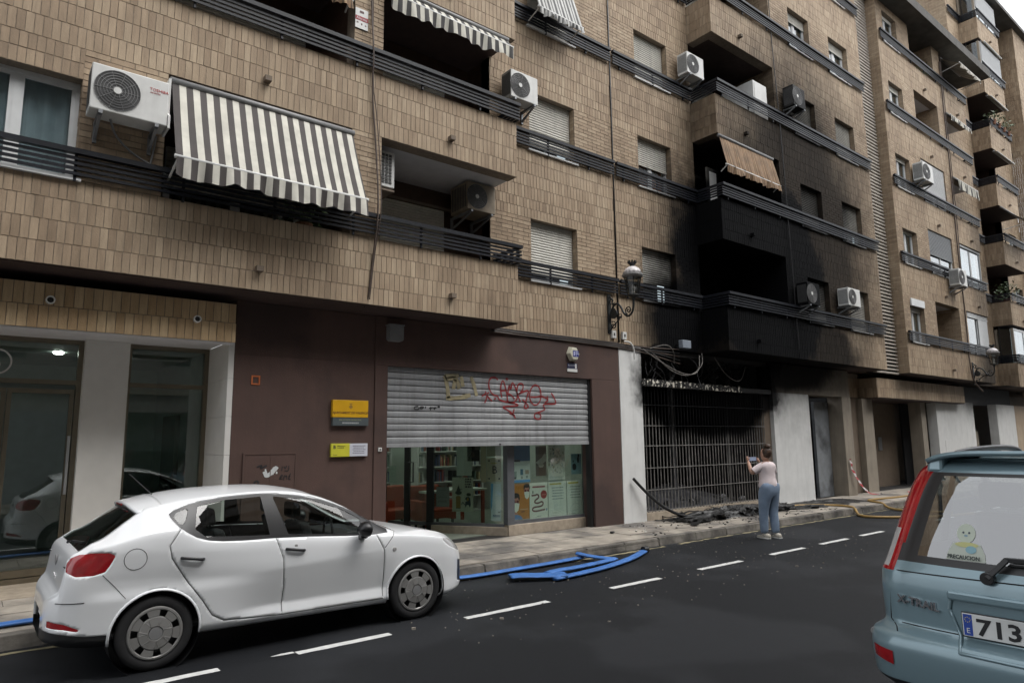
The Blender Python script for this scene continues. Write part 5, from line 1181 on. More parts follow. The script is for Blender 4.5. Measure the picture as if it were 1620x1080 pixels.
def build_car_shell():
    V = [[(x, y, z) for (y, z) in s] for x, s in zip(xs, secs)]
    nx_n = len(xs)-1; key = {}
    for i in range(nx_n):
        for j in range(NP-1):
            q = [V[i][j], V[i+1][j], V[i+1][j+1], V[i][j+1]]
            cx, cy, cz = (sum(p[a] for p in q)/4 for a in range(3)); k = 'body'
            if 1 <= j < RG+1:
                if any((cx-c)**2+(cz-WZ)**2 < WR*WR for c in (WX0, WX1)) and j < RB: key[i, j] = None; continue
                if inpoly((cx, cz), DLO):
                    k = 'trim'
                    for n_, P in PANE.items():
                        if inpoly((cx, cz), P): k = 'pane_'+n_
                elif inpoly((cx, cz), DOOR_R): k = 'door_r'
                elif inpoly((cx, cz), DOOR_F): k = 'door_f'
                elif inpoly((cx, cz), LAMP) and cy > .40: k = 'lamp'
                elif inpoly((cx, cz), HEAD) and cy > .35: k = 'head'
                elif inpoly((cx, cz), REFL) and cy > .38: k = 'refl'
                elif inpoly((cx, cz), LOWB): k = 'lowb'
                elif inpoly((cx, cz), LOWF): k = 'lowf'
            if k == 'body' and j >= RB-1:
                if 0.765 < cx < 1.225 and j >= RG+1 and cz > .985: k = 'rearwin'
                elif 2.72 < cx < 3.60 and j >= RG+2: k = 'screen'
            if j < 2: k = 'under'
            key[i, j] = k
    for i in range(len(xs)):
        for j in range(2, RG+2):
            ks = {key.get(c) for c in ((i, j), (i-1, j), (i, j-1), (i-1, j-1)) if c in key}
            if len(ks) < 2 or ks & {'under', 'rearwin', 'screen'}: continue
            x, y, z = V[i][j]; best = (9, None)
            pk = [k_[5:] for k_ in ks if k_ and k_.startswith('pane_')]
            want = pk if pk else (['DLO'] if 'trim' in ks else [{'door_r': 'DR', 'door_f': 'DF', 'lamp': 'LAMP', 'head': 'HEAD', 'refl': 'REFL', 'lowb': 'LOWB', 'lowf': 'LOWF'}.get(k_) for k_ in ks])
            for n_, P in regs:
                if n_ not in want: continue
                if min(p[0] for p in P)-.04 < x < max(p[0] for p in P)+.04: best = min(best, nearest((x, z), P))
            if None in ks:
                best = (9, None)
                for cx in (WX0, WX1):
                    r = sqrt((x-cx)**2+(z-WZ)**2)
                    if abs(r-WR) < best[0]: best = (abs(r-WR), (cx+(x-cx)*WR/r, WZ+(z-WZ)*WR/r))
            if best[0] < .032: V[i][j] = (best[1][0], ysurf(*best[1]) if None not in ks else y, best[1][1])
    out = {}
    for (i, j), k in key.items():
        if k: out.setdefault(k, []).append([V[i][j], V[i+1][j], V[i+1][j+1], V[i][j+1]])
    return out
parts = build_car_shell()
def emit_part(quads, sides=(-1, 1)):
    m = MB(); idx = {}
    for s in sides:
        for q in quads:
            f = []
            for p in q:
                kx = (round(p[0], 5), round(s*p[1], 5), round(p[2], 5))
                if kx not in idx: idx[kx] = len(m.v); m.v.append((p[0], CY+s*p[1], p[2]))
                if idx[kx] not in f: f.append(idx[kx])
            if len(f) > 2: m.f.append(tuple(f[::-1] if s > 0 else f)); m.r.append(0)
    return m
def mk(name, key, m, parent, sides=(-1, 1), thick=0):
    o = emit_part(parts[key], sides).build(name, m, parent, smooth=True, fix=False)
    if thick:
        o.data.materials.append(K['liner']); sd_ = o.modifiers.new('solid', 'SOLIDIFY'); sd_.thickness = thick; sd_.offset = -1; sd_.material_offset = 1; sd_.material_offset_rim = 0
    return o
body = mk('body', 'body', 'carw', car, thick=.02)
mk('underbody', 'under', 'trim', car)
for s in (-1, 1):
    for key, panes in (('door_r', ('quarter', 'rear')), ('door_f', ('front',))):
        d_ = mk('door', key, 'carw', car, (s,), .02)
        for pn in panes:
            P = PANE[pn]; zc_ = sum(p[1] for p in P)/len(P); xc_ = sum(p[0] for p in P)/len(P); P = [(p[0]+.018*(1 if p[0] > xc_ else -1), p[1]+.014*(1 if p[1] > zc_ else -1)) for p in P]; z0, z1 = min(p[1] for p in P)+.001, max(p[1] for p in P)-.001; vs = []; nv, nu = 12, 14
            for v in range(nv+1):
                zz = z0+(z1-z0)*v/nv; xi = []
                for i in range(len(P)):
                    (xa, za), (xb, zb_) = P[i-1], P[i]
                    if (za > zz) != (zb_ > zz): xi.append(xa+(xb-xa)*(zz-za)/(zb_-za))
                a_, b2_ = min(xi), max(xi)
                for u in range(nu+1): xx = a_+(b2_-a_)*u/nu; vs.append((xx, CY+s*(ysurf(xx, zz)-.005), zz))
            MB().add(vs, [(v*(nu+1)+u, v*(nu+1)+u+1, (v+1)*(nu+1)+u+1, (v+1)*(nu+1)+u) for v in range(nv) for u in range(nu)]).build('window', 'cglass', d_ if pn != 'quarter' else car, smooth=True)
    mk('window_frame', 'trim', 'trim', car, (s,))
    mk('tail_lamp', 'lamp', 'redl', car, (s,)); mk('headlight', 'head', 'clear', car, (s,)); mk('reflector', 'refl', 'redl', car, (s,))
mk('rear_window', 'rearwin', K['cglass'], car); mk('windscreen', 'screen', 'cglass', car); [mk('bumper_lip', 'lowb', 'trim', car, (s,)) for s in (-1, 1)]
[mk('lower_grille', 'lowf', 'trim', car, (s,)) for s in (-1, 1)]
def seam(pts, r=.0024, m='joint', name='door_seam', parent=car, closed=False, off=.0, n=5):
    P = []
    for i in range(len(pts)-(0 if closed else 1)):
        a, b = pts[i], pts[(i+1) % len(pts)]; k = max(1, int(sqrt((a[0]-b[0])**2+(a[1]-b[1])**2)/.03))
        for t in range(k): P.append((a[0]+(b[0]-a[0])*t/k, a[1]+(b[1]-a[1])*t/k))
    if not closed: P.append(pts[-1])
    mb = MB()
    for s in (-1, 1): mb.tube([(x, CY+s*(ysurf(x, z)+off), z) for x, z in P], r, n, closed)
    return mb.build(name, m, parent, smooth=True)
seam([(1.50,1.12),(1.405,.98),(1.425,.88),(1.56,.67),(1.68,.51),(1.77,.37),(1.87,.31),(2.38,.275)]); seam([(2.31,.955),(2.37,.78),(2.392,.51),(2.383,.275)]); seam([(2.385,.275),(3.41,.265),(3.42,.45),(3.412,.74),(3.34,.885)])
seam([(3.42,.76),(3.56,.90)], .003); seam([(.64,.60),(.75,.60),(.82,.602)], .004); seam([(.93,.80),(1.02,.70),(1.1,.60)], .0025)
seam([(1.155+.083*cos(a*pi/12), .90+.083*sin(a*pi/12)) for a in range(24)], .0025, closed=True, name='fuel_flap')
# wheel arches: lip, dark well
for cx in (WX0, WX1):
    for s in (-1, 1):
        mb = MB(); w_ = MB()
        pts = []
        for i in range(33):
            a = rad(-8)+rad(196)*i/32; x, z = cx+WR*cos(a), WZ+WR*sin(a); z = max(z, interp(T_zb, x)+.005); pts.append((x, CY+s*(ysurf(x, max(z, .27))+.004), z))
        mb.tube(pts, .013, 8, flat=.6)
        w_.lathe([(WR, 0), (WR, -s*.25), (.05, -s*.25)], (cx, CY+s*.755, WZ), 40, 'y', capb=False, capt=True)
        mb.build('wheel_arch', 'carw', car, smooth=True); w_.build('wheel_well', 'trim', car)
def wheel(cx, s, parent=car):
    yo = CY+s*.752   # outer face
    prof = [(.20, -.165), (.262, -.17), (.288, -.15), (.2945, -.12), (.2945, -.04), (.288, -.012), (.265, 0), (.225, .002), (.208, -.01)]
    t = MB().lathe([(r, s*y) for r, y in prof], (cx, yo, .2945), 48, 'y', capb=False, capt=False)
    for g_ in (-.055, -.08, -.105): t.lathe([(.2955, s*(g_-.003)), (.2955, s*(g_+.003))], (cx, yo, .2945), 48, 'y', capb=False, capt=False)
    o = t.build('wheel', 'tyre', parent, smooth=True)
    MB().lathe([(.21, -.01*s), (.2, -.05*s), (.02, -.05*s)], (cx, yo, .2945), 36, 'y', capb=False).build('rim_back', 'trim', o)
    h = MB().lathe([(.2105, -.006*s), (.203, .004*s), (.19, .006*s), (.183, -.001*s)], (cx, yo, .2945), 48, 'y', capb=False, capt=False)
    h.lathe([(.133, -.004*s), (.125, .010*s), (.075, .016*s), (.058, .018*s), (.052, .008*s)], (cx, yo, .2945), 42, 'y', capb=False, capt=False)
    for i in range(7):
        a0 = 2*pi*i/7+.17+.35; a1 = 2*pi*(i+1)/7-.17+.35; n = 5; vs = []
        for r, yy in ((.132, .006), (.185, .004)):
            for k in range(n+1): a = a0+(a1-a0)*k/n; vs.append((cx+r*cos(a), yo+s*yy, .2945+r*sin(a)))
        h.add(vs, [(k, k+1, n+2+k, n+1+k) for k in range(n)])
        am = 2*pi*i/7+.35
        h.tube([(cx+.125*cos(am+.13), yo+s*.010, .2945+.125*sin(am+.13)), (cx+.062*cos(am), yo+s*.018, .2945+.062*sin(am)), (cx+.125*cos(am-.13), yo+s*.010, .2945+.125*sin(am-.13))], .003, 4)
    h.build('hubcap', 'hub', o)
    MB().lathe([(.054, .006*s), (.05, .015*s), (.01, .017*s)], (cx, yo, .2945), 24, 'y').build('hub_badge', 'gplast', o)
for cx in (WX0, WX1):
    for s in (-1, 1): wheel(cx, s)
# mirrors, handles, badge, wiper, plate, aerial, seats
for s in (-1, 1):
    m = MB()
    m.lathe([(.0, -.075), (.05, -.07), (.085, -.04), (.098, 0), (.098, .03), (.06, .055), (0, .06)], (0, 0, 0), 18, 'x', False, False)
    for i, v in enumerate(m.v): m.v[i] = (3.155+v[0]*1.0-.02*v[2], CY+s*(.855+v[1]*.95), .965+v[2]*.86+(.02 if v[2] < 0 else 0))
    m.build('mirror', 'trim', car, smooth=True)
    MB().bar((3.17, CY+s*.74, .885), (3.16, CY+s*.83, .91), .07, .05).build('mirror_arm', 'trim', car, bevel=.01)
    for x0, x1, z0, z1 in ((1.50, 1.68, .872, .845), (2.40, 2.575, .853, .826)):
        y = CY+s*(ysurf((x0+x1)/2, z0)+.012)
        MB().tube(chaikin([(x0, y-s*.012, z0), (x0+.015, y+s*.012, z0), (x1-.015, y+s*.014, z1), (x1, y-s*.012, z1)], 2), .013, 8).build('door_handle', 'trim', car, smooth=True)
        MB().lathe([(.03, 0), (.045, .003)], ((x0+x1)/2+.005, y-s*.014, (z0+z1)/2), 18, 'y').build('handle_recess', K['hub'], car)
    MB().lathe([(.022, 0), (.02, s*.008), (.01, s*.01)], (3.53, CY+s*(ysurf(3.53, .74)-.001), .735), 14, 'y').build('side_indicator', 'clear', car)
m = MB().box(.655, .67, CY-.26, CY+.26, .40, .52)
m.v = [(x-.085+.10*abs((y-CY)/.5)**2*1.2+(.02 if z > .5 else 0), y, z) for x, y, z in m.v]
pt = m.build('number_plate', 'plate', car)
text('2577', .085, (.575, CY-.02, .425), cm((.02, .02, .025)), pt, ax=(0, -1, 0), align='CENTER', sx=.8)
MB().lathe([(.042, -.015), (.045, -.005), (.03, .0)], (.688, CY, .86), 20, 'x').build('badge', 'gplast', car)
text('I B I Z A', .05, (.664, CY-.15, .735), 'chrome', car, ax=(0, -1, 0), align='CENTER')
MB().bar((.79, CY+.02, 1.0), (.82, CY-.42, 1.03), .02, .018).bar((.78, CY+.05, .995), (.77, CY+.05, .975), .05, .05).build('rear_wiper', 'trim', car)
MB().tube([(1.40, CY, 1.355), (1.19, CY, 1.56)], .004, 6).build('aerial', 'trim', car)
sp = MB().grid(lambda u, v: (1.135+.235*v+.05*(2*u-1)**4*(1-v), CY+(2*u-1)*.565, 1.303+.055*v-.004*v*v-.062*abs(2*u-1)**2.4), 24, 8).build('roof_spoiler', 'carw', car, smooth=True)
md = sp.modifiers.new('solid', 'SOLIDIFY'); md.thickness = .022; md.offset = 0
MB().box(1.120, 1.13, CY-.12, CY+.12, 1.290, 1.305).build('brake_light', 'redl', car)
for x, y in ((1.95, -.36), (1.95, .36), (2.75, -.36), (2.75, .36)):
    m = MB(); hb = x < 2.3
    m.prism([(x-.02, .55), (x+.12, .55), (x-.06, 1.06), (x-.16, 1.06)], CY+y-.22, CY+y+.22, 'y').build('seat_back', 'liner', car, bevel=.03)
    MB().prism([(x-.20, 1.10), (x-.10, 1.08), (x-.12, 1.24), (x-.20, 1.25)], CY+y-.13, CY+y+.13, 'y').build('headrest', 'liner', car, bevel=.03)
    MB().tube([(x-.13, CY+y-.05, 1.04), (x-.15, CY+y-.05, 1.12)], .007, 6).tube([(x-.13, CY+y+.05, 1.04), (x-.15, CY+y+.05, 1.12)], .007, 6).build('headrest_post', 'chrome', car)
MB().box(.9, 3.7, CY-.7, CY+.7, .28, .34).box(3.1, 3.55, CY-.62, CY+.62, .6, .88).build('cabin_floor', 'liner', car, bevel=.03)
MB().tube([(2.98+.06*cos(a*pi/12)*.5, CY-.36+.18*cos(a*pi/12), .90+.17*sin(a*pi/12)) for a in range(24)], .014, 8, closed=True).build('steering_wheel', 'trim', car)
MB().box(1.0, 1.45, CY-.6, CY+.6, .9, .93).build('parcel_shelf', 'liner', car)
# ------------------------------------------------------------------ blue car (rear corner in view)
K['suvp'] = mat('pale_blue_car_paint', (.19, .28, .318), .28, metal=.3, var=.0, coat=.7)
K['rearglass'] = glass_mat('suv_glass', (.30, .33, .35), base=.24)
suv = thing('parked_car', 'pale blue off roader seen from behind at the right edge', 'car', (6.6, 1.18, 0))
SX, SY = 4.40, 1.18
T_xr = [(.28,.10),(.36,.0),(.44,-.10),(.60,-.115),(.675,-.10),(.695,-.05),(.715,-.012),(.74,0),(.90,.0),(1.02,.012),(1.06,.03),(1.10,.05),(1.3,.145),(1.5,.245),(1.60,.30),(1.64,.335),(1.665,.42),(1.68,.6)]
T_w = [(.28,.80),(.36,.86),(.44,.90),(.60,.905),(.675,.89),(.695,.865),(.715,.845),(.74,.84),(.90,.845),(1.0,.842),(1.06,.825),(1.26,.775),(1.5,.715),(1.60,.675),(1.64,.645),(1.665,.58),(1.68,.45)]
T_r = [(.28,.2),(.44,.24),(.66,.22),(.72,.15),(1.0,.14),(1.3,.13),(1.6,.13),(1.68,.2)]
T_xf = [(.28,4.2),(.5,4.4),(.75,4.35),(.95,4.15),(1.02,3.3),(1.06,3.1),(1.3,2.75),(1.55,2.4),(1.66,2.2),(1.68,2.0)]
zs_ = []
z = .28
while z < 1.68: zs_.append(z); z += .0125 if .42 < z < .78 else .02
zs_.append(1.68)
NRr, NC, NS = 26, 14, 40
def outl(z):
    xr, w, r, xf = interp(T_xr, z), interp(T_w, z), interp(T_r, z), interp(T_xf, z)
    P = []
    for i in range(NRr+1): t = i/NRr; y = (w-r)*t; P.append((xr+.05*(y/w)**2+.05*(y/w)**6, y))
    x0 = xr+.05*((w-r)/w)**2+.05*((w-r)/w)**6
    for i in range(1, NC+1): a = pi/2*i/NC; P.append((x0+r*(1-cos(a)), w-r+r*sin(a)))
    x1 = x0+r
    for i in range(1, NS+1):
        t = i/NS; x = x1+(xf-x1)*t; y = w if t < .8 else w-(w-.35)*((t-.8)/.2)**3; P.append((x, y))
    P.append((xf+.02, 0)); return P
VS = [[(SX+x, y, z) for x, y in outl(z)] for z in zs_]; NQ = len(VS[0])
sp_ = {}
for j in range(len(zs_)-1):
    z = (zs_[j]+zs_[j+1])/2
    for i in range(NQ-1):
        q = [VS[j][i], VS[j][i+1], VS[j+1][i+1], VS[j+1][i]]; y = sum(p[1] for p in q)/4; x = sum(p[0] for p in q)/4; w = interp(T_w, z); k = 'body'
        edge = NRr+int(NC*.0)
        if z < .435: k = 'bumper_low'
        elif z < .715: k = 'bumper'
        elif z > 1.02 and z < 1.645 and i < NRr+NC+6:
            lampin = w-.105-.03*(z-1)
            if y > lampin and i < NRr+NC+4:
                k = 'lamp'
                if 1.05 < z < 1.255 and i > NRr+4: k = 'lampclear'
            elif i <= NRr+4 and 1.085 < z < 1.605: k = 'glass' if (y < w-.20 and 1.12 < z < 1.575) else 'frit'
            elif i <= NRr+6: k = 'gate'
        elif z >= .715 and i <= NRr+5 and z < 1.66: k = 'gate'
        if k == 'body' and 1.08 < z < 1.56 and i > NRr+NC+4 and i < NQ-2: k = 'side_glass' if (i % 13) > 1 else 'frit2'
        sp_.setdefault(k, []).append(q)
def suvpart(name, key, m, parent=suv, sides=(-1, 1)):
    mb = MB(); idx = {}
    for s in sides:
        for q in sp_[key]:
            f = []
            for p in q:
                kx = (round(p[0], 5), round(s*p[1], 5), round(p[2], 5))
                if kx not in idx: idx[kx] = len(mb.v); mb.v.append((p[0], SY+s*p[1], p[2]))
                if idx[kx] not in f: f.append(idx[kx])
            if len(f) > 2: mb.f.append(tuple(f[::-1] if s > 0 else f)); mb.r.append(0)
    return mb.build(name, m, parent, smooth=True, fix=False)
suvpart('body', 'body', 'suvp')
gate = suvpart('tailgate', 'gate', 'suvp'); suvpart('bumper', 'bumper', 'suvp'); suvpart('lower_bumper', 'bumper_low', mat('suv_dark_plastic', (.03, .033, .036), .55))
suvpart('window_edge', 'frit', 'trim', gate); suvpart('rear_window', 'glass', 'rearglass', gate); suvpart('side_window', 'side_glass', 'cglass')
if 'frit2' in sp_: suvpart('pillar_trim', 'frit2', 'trim')
for s in (-1, 1): lm = suvpart('tail_lamp', 'lamp', 'redl', suv, (s,)); suvpart('reversing_lamp', 'lampclear', 'clear', lm, (s,))
MB().grid(lambda u, v: (SX+.95+1.5*u, SY+(2*v-1)*.62, 1.68+.02*sin(pi*u)*sin(pi*v)), 12, 12).box(SX+.5, SX+2.2, SY-.55, SY+.55, 1.66, 1.681).build('roof', 'suvp', suv, smooth=True)
def srx(y, z): return SX+interp(T_xr, z)+.05*(y/interp(T_w, z))**2+.05*(y/interp(T_w, z))**6
def sl(pts, r, m, name, par_=None, off=.0): return MB().tube([(srx(y-SY, z)-off, y, z) for y, z in pts], r, 6).build(name, m, par_ or suv, smooth=True)
e = lambda y0, z0, y1, z1, n=10: [(y0+(y1-y0)*i/n, z0+(z1-z0)*i/n) for i in range(n+1)]
sl(e(1.925, 1.02, 1.945, .74)+e(1.945, .74, 1.88, .69, 3), .004, 'joint', 'tailgate_seam'); sl(e(1.0, 1.045, 1.93, 1.025), .004, 'joint', 'tailgate_seam')
sl(e(.6, .73, 1.93, .73), .004, 'joint', 'tailgate_seam')
# spoiler on the roof end
m = MB()
m.grid(lambda u, v: (SX+.30+.42*v+.05*(2*u-1)**4, SY+(2*u-1)*(.60-.05*v), 1.735-.012*v-.055*abs(2*u-1)**6), 30, 6)
sp2 = m.build('spoiler', 'suvp', suv, smooth=True); md = sp2.modifiers.new('solid', 'SOLIDIFY'); md.thickness = .03; md.offset = -1
for s in (-1, 1): MB().hexa([(SX+.34, SY+s*.60, 1.60), (SX+.62, SY+s*.58, 1.65), (SX+.62, SY+s*.50, 1.65), (SX+.34, SY+s*.50, 1.60), (SX+.36, SY+s*.585, 1.70), (SX+.66, SY+s*.56, 1.72), (SX+.66, SY+s*.5, 1.72), (SX+.36, SY+s*.5, 1.71)]).build('spoiler_foot', 'suvp', suv, bevel=.02)
for s in (-1, 1): MB().tube(chaikin([(SX+.75, SY+s*.60, 1.64), (SX+.85, SY+s*.60, 1.72), (SX+2.1, SY+s*.60, 1.74), (SX+2.3, SY+s*.60, 1.66)], 2), .022, 8).build('roof_rail', 'trim', suv, smooth=True)
# plate recess, plate, lettering, wiper, lamps in the bumper
rc = MB(); fx = lambda y, z: srx(y-SY, z)
rc.box(SX-.022, SX+.02, SY-.42, 1.60, .915, .965); rr = rc.build('plate_garnish', 'suvp', gate, bevel=.012)
MB().tube([(srx(y-SY, z)-.004, y, z) for y, z in e(1.585, .93, 1.60, .86, 4)+e(1.60, .86, 1.53, .66, 6)+e(1.53, .66, .9, .655, 6)], .010, 8).build('recess_edge', 'suvp', gate, smooth=True)
MB().box(SX-.02, SX-.008, 1.005, 1.535, .735, .865).build('number_plate_holder', 'trim', gate, bevel=.003)
pl_ = MB().box(SX-.026, SX-.021, 1.010, 1.530, .740, .860).build('number_plate', 'plate', gate, bevel=.004)
MB().box(SX-.0275, SX-.0265, 1.482, 1.524, .745, .855).build('country_band', cm((.02, .06, .32), .4), pl_)
text('E', .038, (SX-.0285, 1.513, .758), 'plate', pl_, ax=(0, -1, 0)); text('7131', .118, (SX-.0275, 1.465, .757), cm((.012, .012, .014)), pl_, ax=(0, -1, 0), sx=1.2, bold=.003)
st_ = MB()
for i in range(8): a = i*pi/4; st_.rbox((SX-.0283, 1.503+.013*cos(a), .828+.013*sin(a)), .001, .004, .004)
st_.build('stars', cm((.6, .5, .05)), pl_)
text('X-TRAIL', .062, (srx(.7, .87)-.012, 1.885, .85), 'chrome', gate, ax=(-.145, -1, -.06), name='model_lettering', ext=.006, sx=1.05, bold=.002)
MB().lathe([(.05, -.02), (.055, -.008), (.03, -.003)], (SX+.0, 1.18, .99), 22, 'x').build('badge', 'chrome', gate)
wz = MB(); wz.lathe([(.034, -.05), (.034, .0)], (srx(.2, 1.06), 1.395, 1.055), 16, 'x'); wz.bar((srx(.2, 1.06)-.04, 1.395, 1.055), (srx(.1, 1.15)-.05, 1.30, 1.165), .028, .03, (1, 0, 0)).bar((srx(.1, 1.15)-.05, 1.31, 1.16), (srx(0, 1.15)-.03, .85, 1.17), .026, .022, (1, 0, 0)).bar((srx(0, 1.15)-.02, 1.3, 1.13), (srx(0, 1.15)-.01, .7, 1.14), .014, .02, (1, 0, 0))
wz.build('rear_wiper', 'trim', gate, bevel=.004)
for s in (-1, 1):
    def bx(y, z):
        w, r = interp(T_w, z), interp(T_r, z); x0 = SX+interp(T_xr, z)+.05*(min(y, w-r)/w)**2+.05*(min(y, w-r)/w)**6
        return x0 if y < w-r else x0+r*(1-sqrt(max(0, 1-((y-w+r)/r)**2)))
    m = MB().grid(lambda u, v: (bx(.71+.13*u, .52+.07*v)-.007, SY+s*(.71+.13*u), .515+.02*u+(.075-.01*u)*v), 8, 3); m.build('reflector', 'redl', suv, smooth=True)
    MB().lathe([(.026, -.012), (.022, -.018), (.01, -.018)], (SX+.07, SY+s*.865, .645), 14, 'x').build('parking_sensor', 'gplast', suv)
# sticker inside the glass: a soft toy figure over a word
t = thing('window_sticker', 'pale sticker with the word precaucion in the corner of the car window', 'sticker', (SX+.06, 1.55, 1.15))
def stk(u, v, l=0): z = 1.125+.20*v; return Vector((srx(1.615-.20*u-SY, z)-.003-.001*l, 1.615-.20*u, z))
def spoly(pts, col, l, name='print'): MB().add([stk(u, v, l) for u, v in pts], [tuple(range(len(pts)))]).build(name, cm(col), t, fix=False)
ell = lambda cu, cv, ru, rv: [(cu+ru*cos(i*pi/9), cv+rv*sin(i*pi/9)) for i in range(18)]
spoly([(0, 0), (1, 0), (.97, .2), (.85, .45), (.15, .45), (.03, .2)], (.42, .46, .40), 0, 'backing'); spoly(ell(.47, .72, .24, .26), (.45, .5, .42), 0.5, 'backing')
spoly(ell(.5, .42, .3, .07), (.45, .45, .2), 1); spoly(ell(.62, .3, .14, .1), (.2, .36, .42), 2); spoly(ell(.4, .74, .03, .03), (.05, .06, .08), 1); spoly(ell(.55, .74, .03, .03), (.05, .06, .08), 1); spoly(ell(.47, .66, .05, .03), (.2, .3, .36), 1)
text('PRECAUCION', .031, stk(.04, .045, 2)-Vector((.008, 0, 0)), cm((.02, .03, .03)), t, ax=(-.085, -1, 0), up=(.4, 0, 1), sx=.86, bold=.001)
for cx in (SX+.85, SX+3.45):
    for s in (-1, 1):
        yo = SY+s*.86
        o = MB().lathe([(r, s*y) for r, y in ((.21, -.2), (.33, -.19), (.352, -.15), (.352, -.05), (.33, 0), (.22, .0))], (cx, yo, .352), 40, 'y', False, False).build('wheel', 'tyre', suv, smooth=True)
        MB().lathe([(.22, -.01*s), (.2, -.02*s), (.06, -.005*s), (.02, 0)], (cx, yo, .352), 30, 'y').build('rim', 'hub', o)
# interior: dark trim, seats seen through the glass
MB().box(SX+.55, SX+3.0, SY-.68, SY+.68, .6, .95).build('cabin_floor', 'liner', suv)
for y in (-.38, 0, .38):
    MB().prism([(SX+1.0, .9), (SX+1.2, .9), (SX+1.02, 1.32), (SX+.9, 1.32)], SY+y-.17, SY+y+.17, 'y').build('seat_back', 'liner', suv, bevel=.03); MB().box(SX+.88, SX+.98, SY+y-.12, SY+y+.12, 1.36, 1.52).build('headrest', 'liner', suv, bevel=.03)

# ------------------------------------------------------------------ woman photographing the burnt shop
K['skin'] = mat('skin', (.42, .25, .18), .55, var=.06); K['hair'] = mat('brown_hair', (.035, .018, .010), .55, var=.4, scale=60, col2=(.10, .05, .025), c2scale=40)
K['tee'] = mat('pale_pink_cotton', (.66, .57, .57), .85, var=.06, scale=9, bump=.3, bscale=18)
K['jean'] = mat('light_blue_denim', (.19, .255, .35), .85, var=.16, scale=7, bump=.35, bscale=22, col2=(.21, .27, .36), c2scale=4); K['shoe'] = mat('cream_trainer', (.45, .42, .36), .6, var=.1)
def skin(name, V, E, R, m, parent, sub=2, root=0):
    me = D.meshes.new(name); me.from_pydata([tuple(v) for v in V], E, []); o = D.objects.new(name, me); COL.objects.link(o)
    sk = o.modifiers.new('skin', 'SKIN'); sk.use_smooth_shade = True
    for i, r in enumerate(R): d_ = me.skin_vertices[0].data[i]; d_.radius = r if isinstance(r, tuple) else (r, r); d_.use_root = (i == root)
    su = o.modifiers.new('sub', 'SUBSURF'); su.levels = sub; su.render_levels = sub
    me.materials.append(K[m]); o.parent = parent; return o
def chain(n, o=0): return [(o+i, o+i+1) for i in range(n-1)]
wm = thing('person', 'woman in a pale pink t-shirt and light blue jeans holding up a phone', 'person', (11.68, 7.08, 0), local=True, rz=rad(-12))
# local frame: faces +Y (the burnt shop), +X to her right
bV = [(0,0,.92), (0,.01,1.02), (0,.015,1.14), (0,.005,1.26), (0,-.005,1.335), (0,.01,1.385), (0,.03,1.44),     # 0-6 spine to head base
      (.09,0,.86), (.10,.02,.47), (.105,-.01,.09), (-.09,-.01,.86), (-.10,.05,.48), (-.105,.06,.09),              # 7-12 legs
      (.165,0,1.30), (.24,.09,1.14), (.13,.29,1.36), (-.165,.0,1.30), (-.285,.10,1.17), (-.17,.29,1.39)]                 # 13-18 arms: shoulder, elbow, wrist
bE = [(0,1), (1,2), (2,3), (3,4), (4,5), (5,6), (0,7), (7,8), (8,9), (0,10), (10,11), (11,12), (4,13), (13,14), (14,15), (4,16), (16,17), (17,18)]
bR = [(.13,.11), (.125,.095), (.13,.10), (.13,.095), (.085,.075), .05, .055, .105, .065, .042, .105, .065, .042, .058, .045, .030, .058, .045, .030]
skin('body', bV, bE, bR, 'skin', wm)
hd = MB()
hp_ = [(.0, -.115), (.045, -.108), (.068, -.07), (.078, -.01), (.08, .04), (.07, .085), (.04, .112), (0, .118)]
hd.lathe(hp_, (0, 0, 0), 20, 'z', False, False)
hd.v = [(x*.95, y*1.18+.015+(.012 if y > 0 and z < 0 else 0), z+1.515) for x, y, z in hd.v]
ho = hd.build('head', 'skin', wm, smooth=True)
MB().hexa([(-.012,.098,1.49),(.012,.098,1.49),(.012,.125,1.492),(-.012,.125,1.492),(-.007,.10,1.53),(.007,.10,1.53),(.006,.108,1.53),(-.006,.108,1.53)]).build('nose', 'skin', ho, bevel=.004)
for s in (-1, 1):
    MB().lathe([(0, -.008), (.018, -.004), (.024, .004), (0, .01)], (s*.077, .01, 1.505), 12, 'x', False, False).build('ear', 'skin', ho, smooth=True)
    MB().lathe([(0, -.004), (.011, 0), (0, .004)], (s*.03, .094, 1.527), 10, 'y', False, False).build('eye', 'trim', ho)
MB().box(-.02, .02, .094, .1, 1.452, 1.459).build('mouth', mat('lips', (.3, .1, .09), .5), ho)
hr = MB().lathe([(.0, -.085), (.05, -.075), (.078, -.03), (.086, .02), (.084, .07), (.06, .108), (0, .128)], (0, 0, 0), 24, 'z', False, False)
hr.v = [(x*1.0+.004*sin(z*90), y*1.16-.008 if y < .02 else y*.62-.004, z+1.525+(.03 if y > .02 and z < 0 else 0)) for x, y, z in hr.v]
hair = hr.build('hair', 'hair', wm, smooth=True)
bn = MB(); random.seed(4)
bn.lathe([(0, -.05), (.04, -.04), (.055, 0), (.042, .04), (0, .052)], (.0, -.045, 1.665), 14, 'z', False, False)
for i in range(16):
    a = i*.8; bn.tube([(.0+.05*cos(a), -.045+.045*sin(a), 1.63+.004*i), (.0+.062*cos(a+.6), -.045+.055*sin(a+.6), 1.66), (.0+.03*cos(a+1.3), -.045+.03*sin(a+1.3), 1.71)], .009, 5)
bn.build('hair_bun', 'hair', hair, smooth=True)
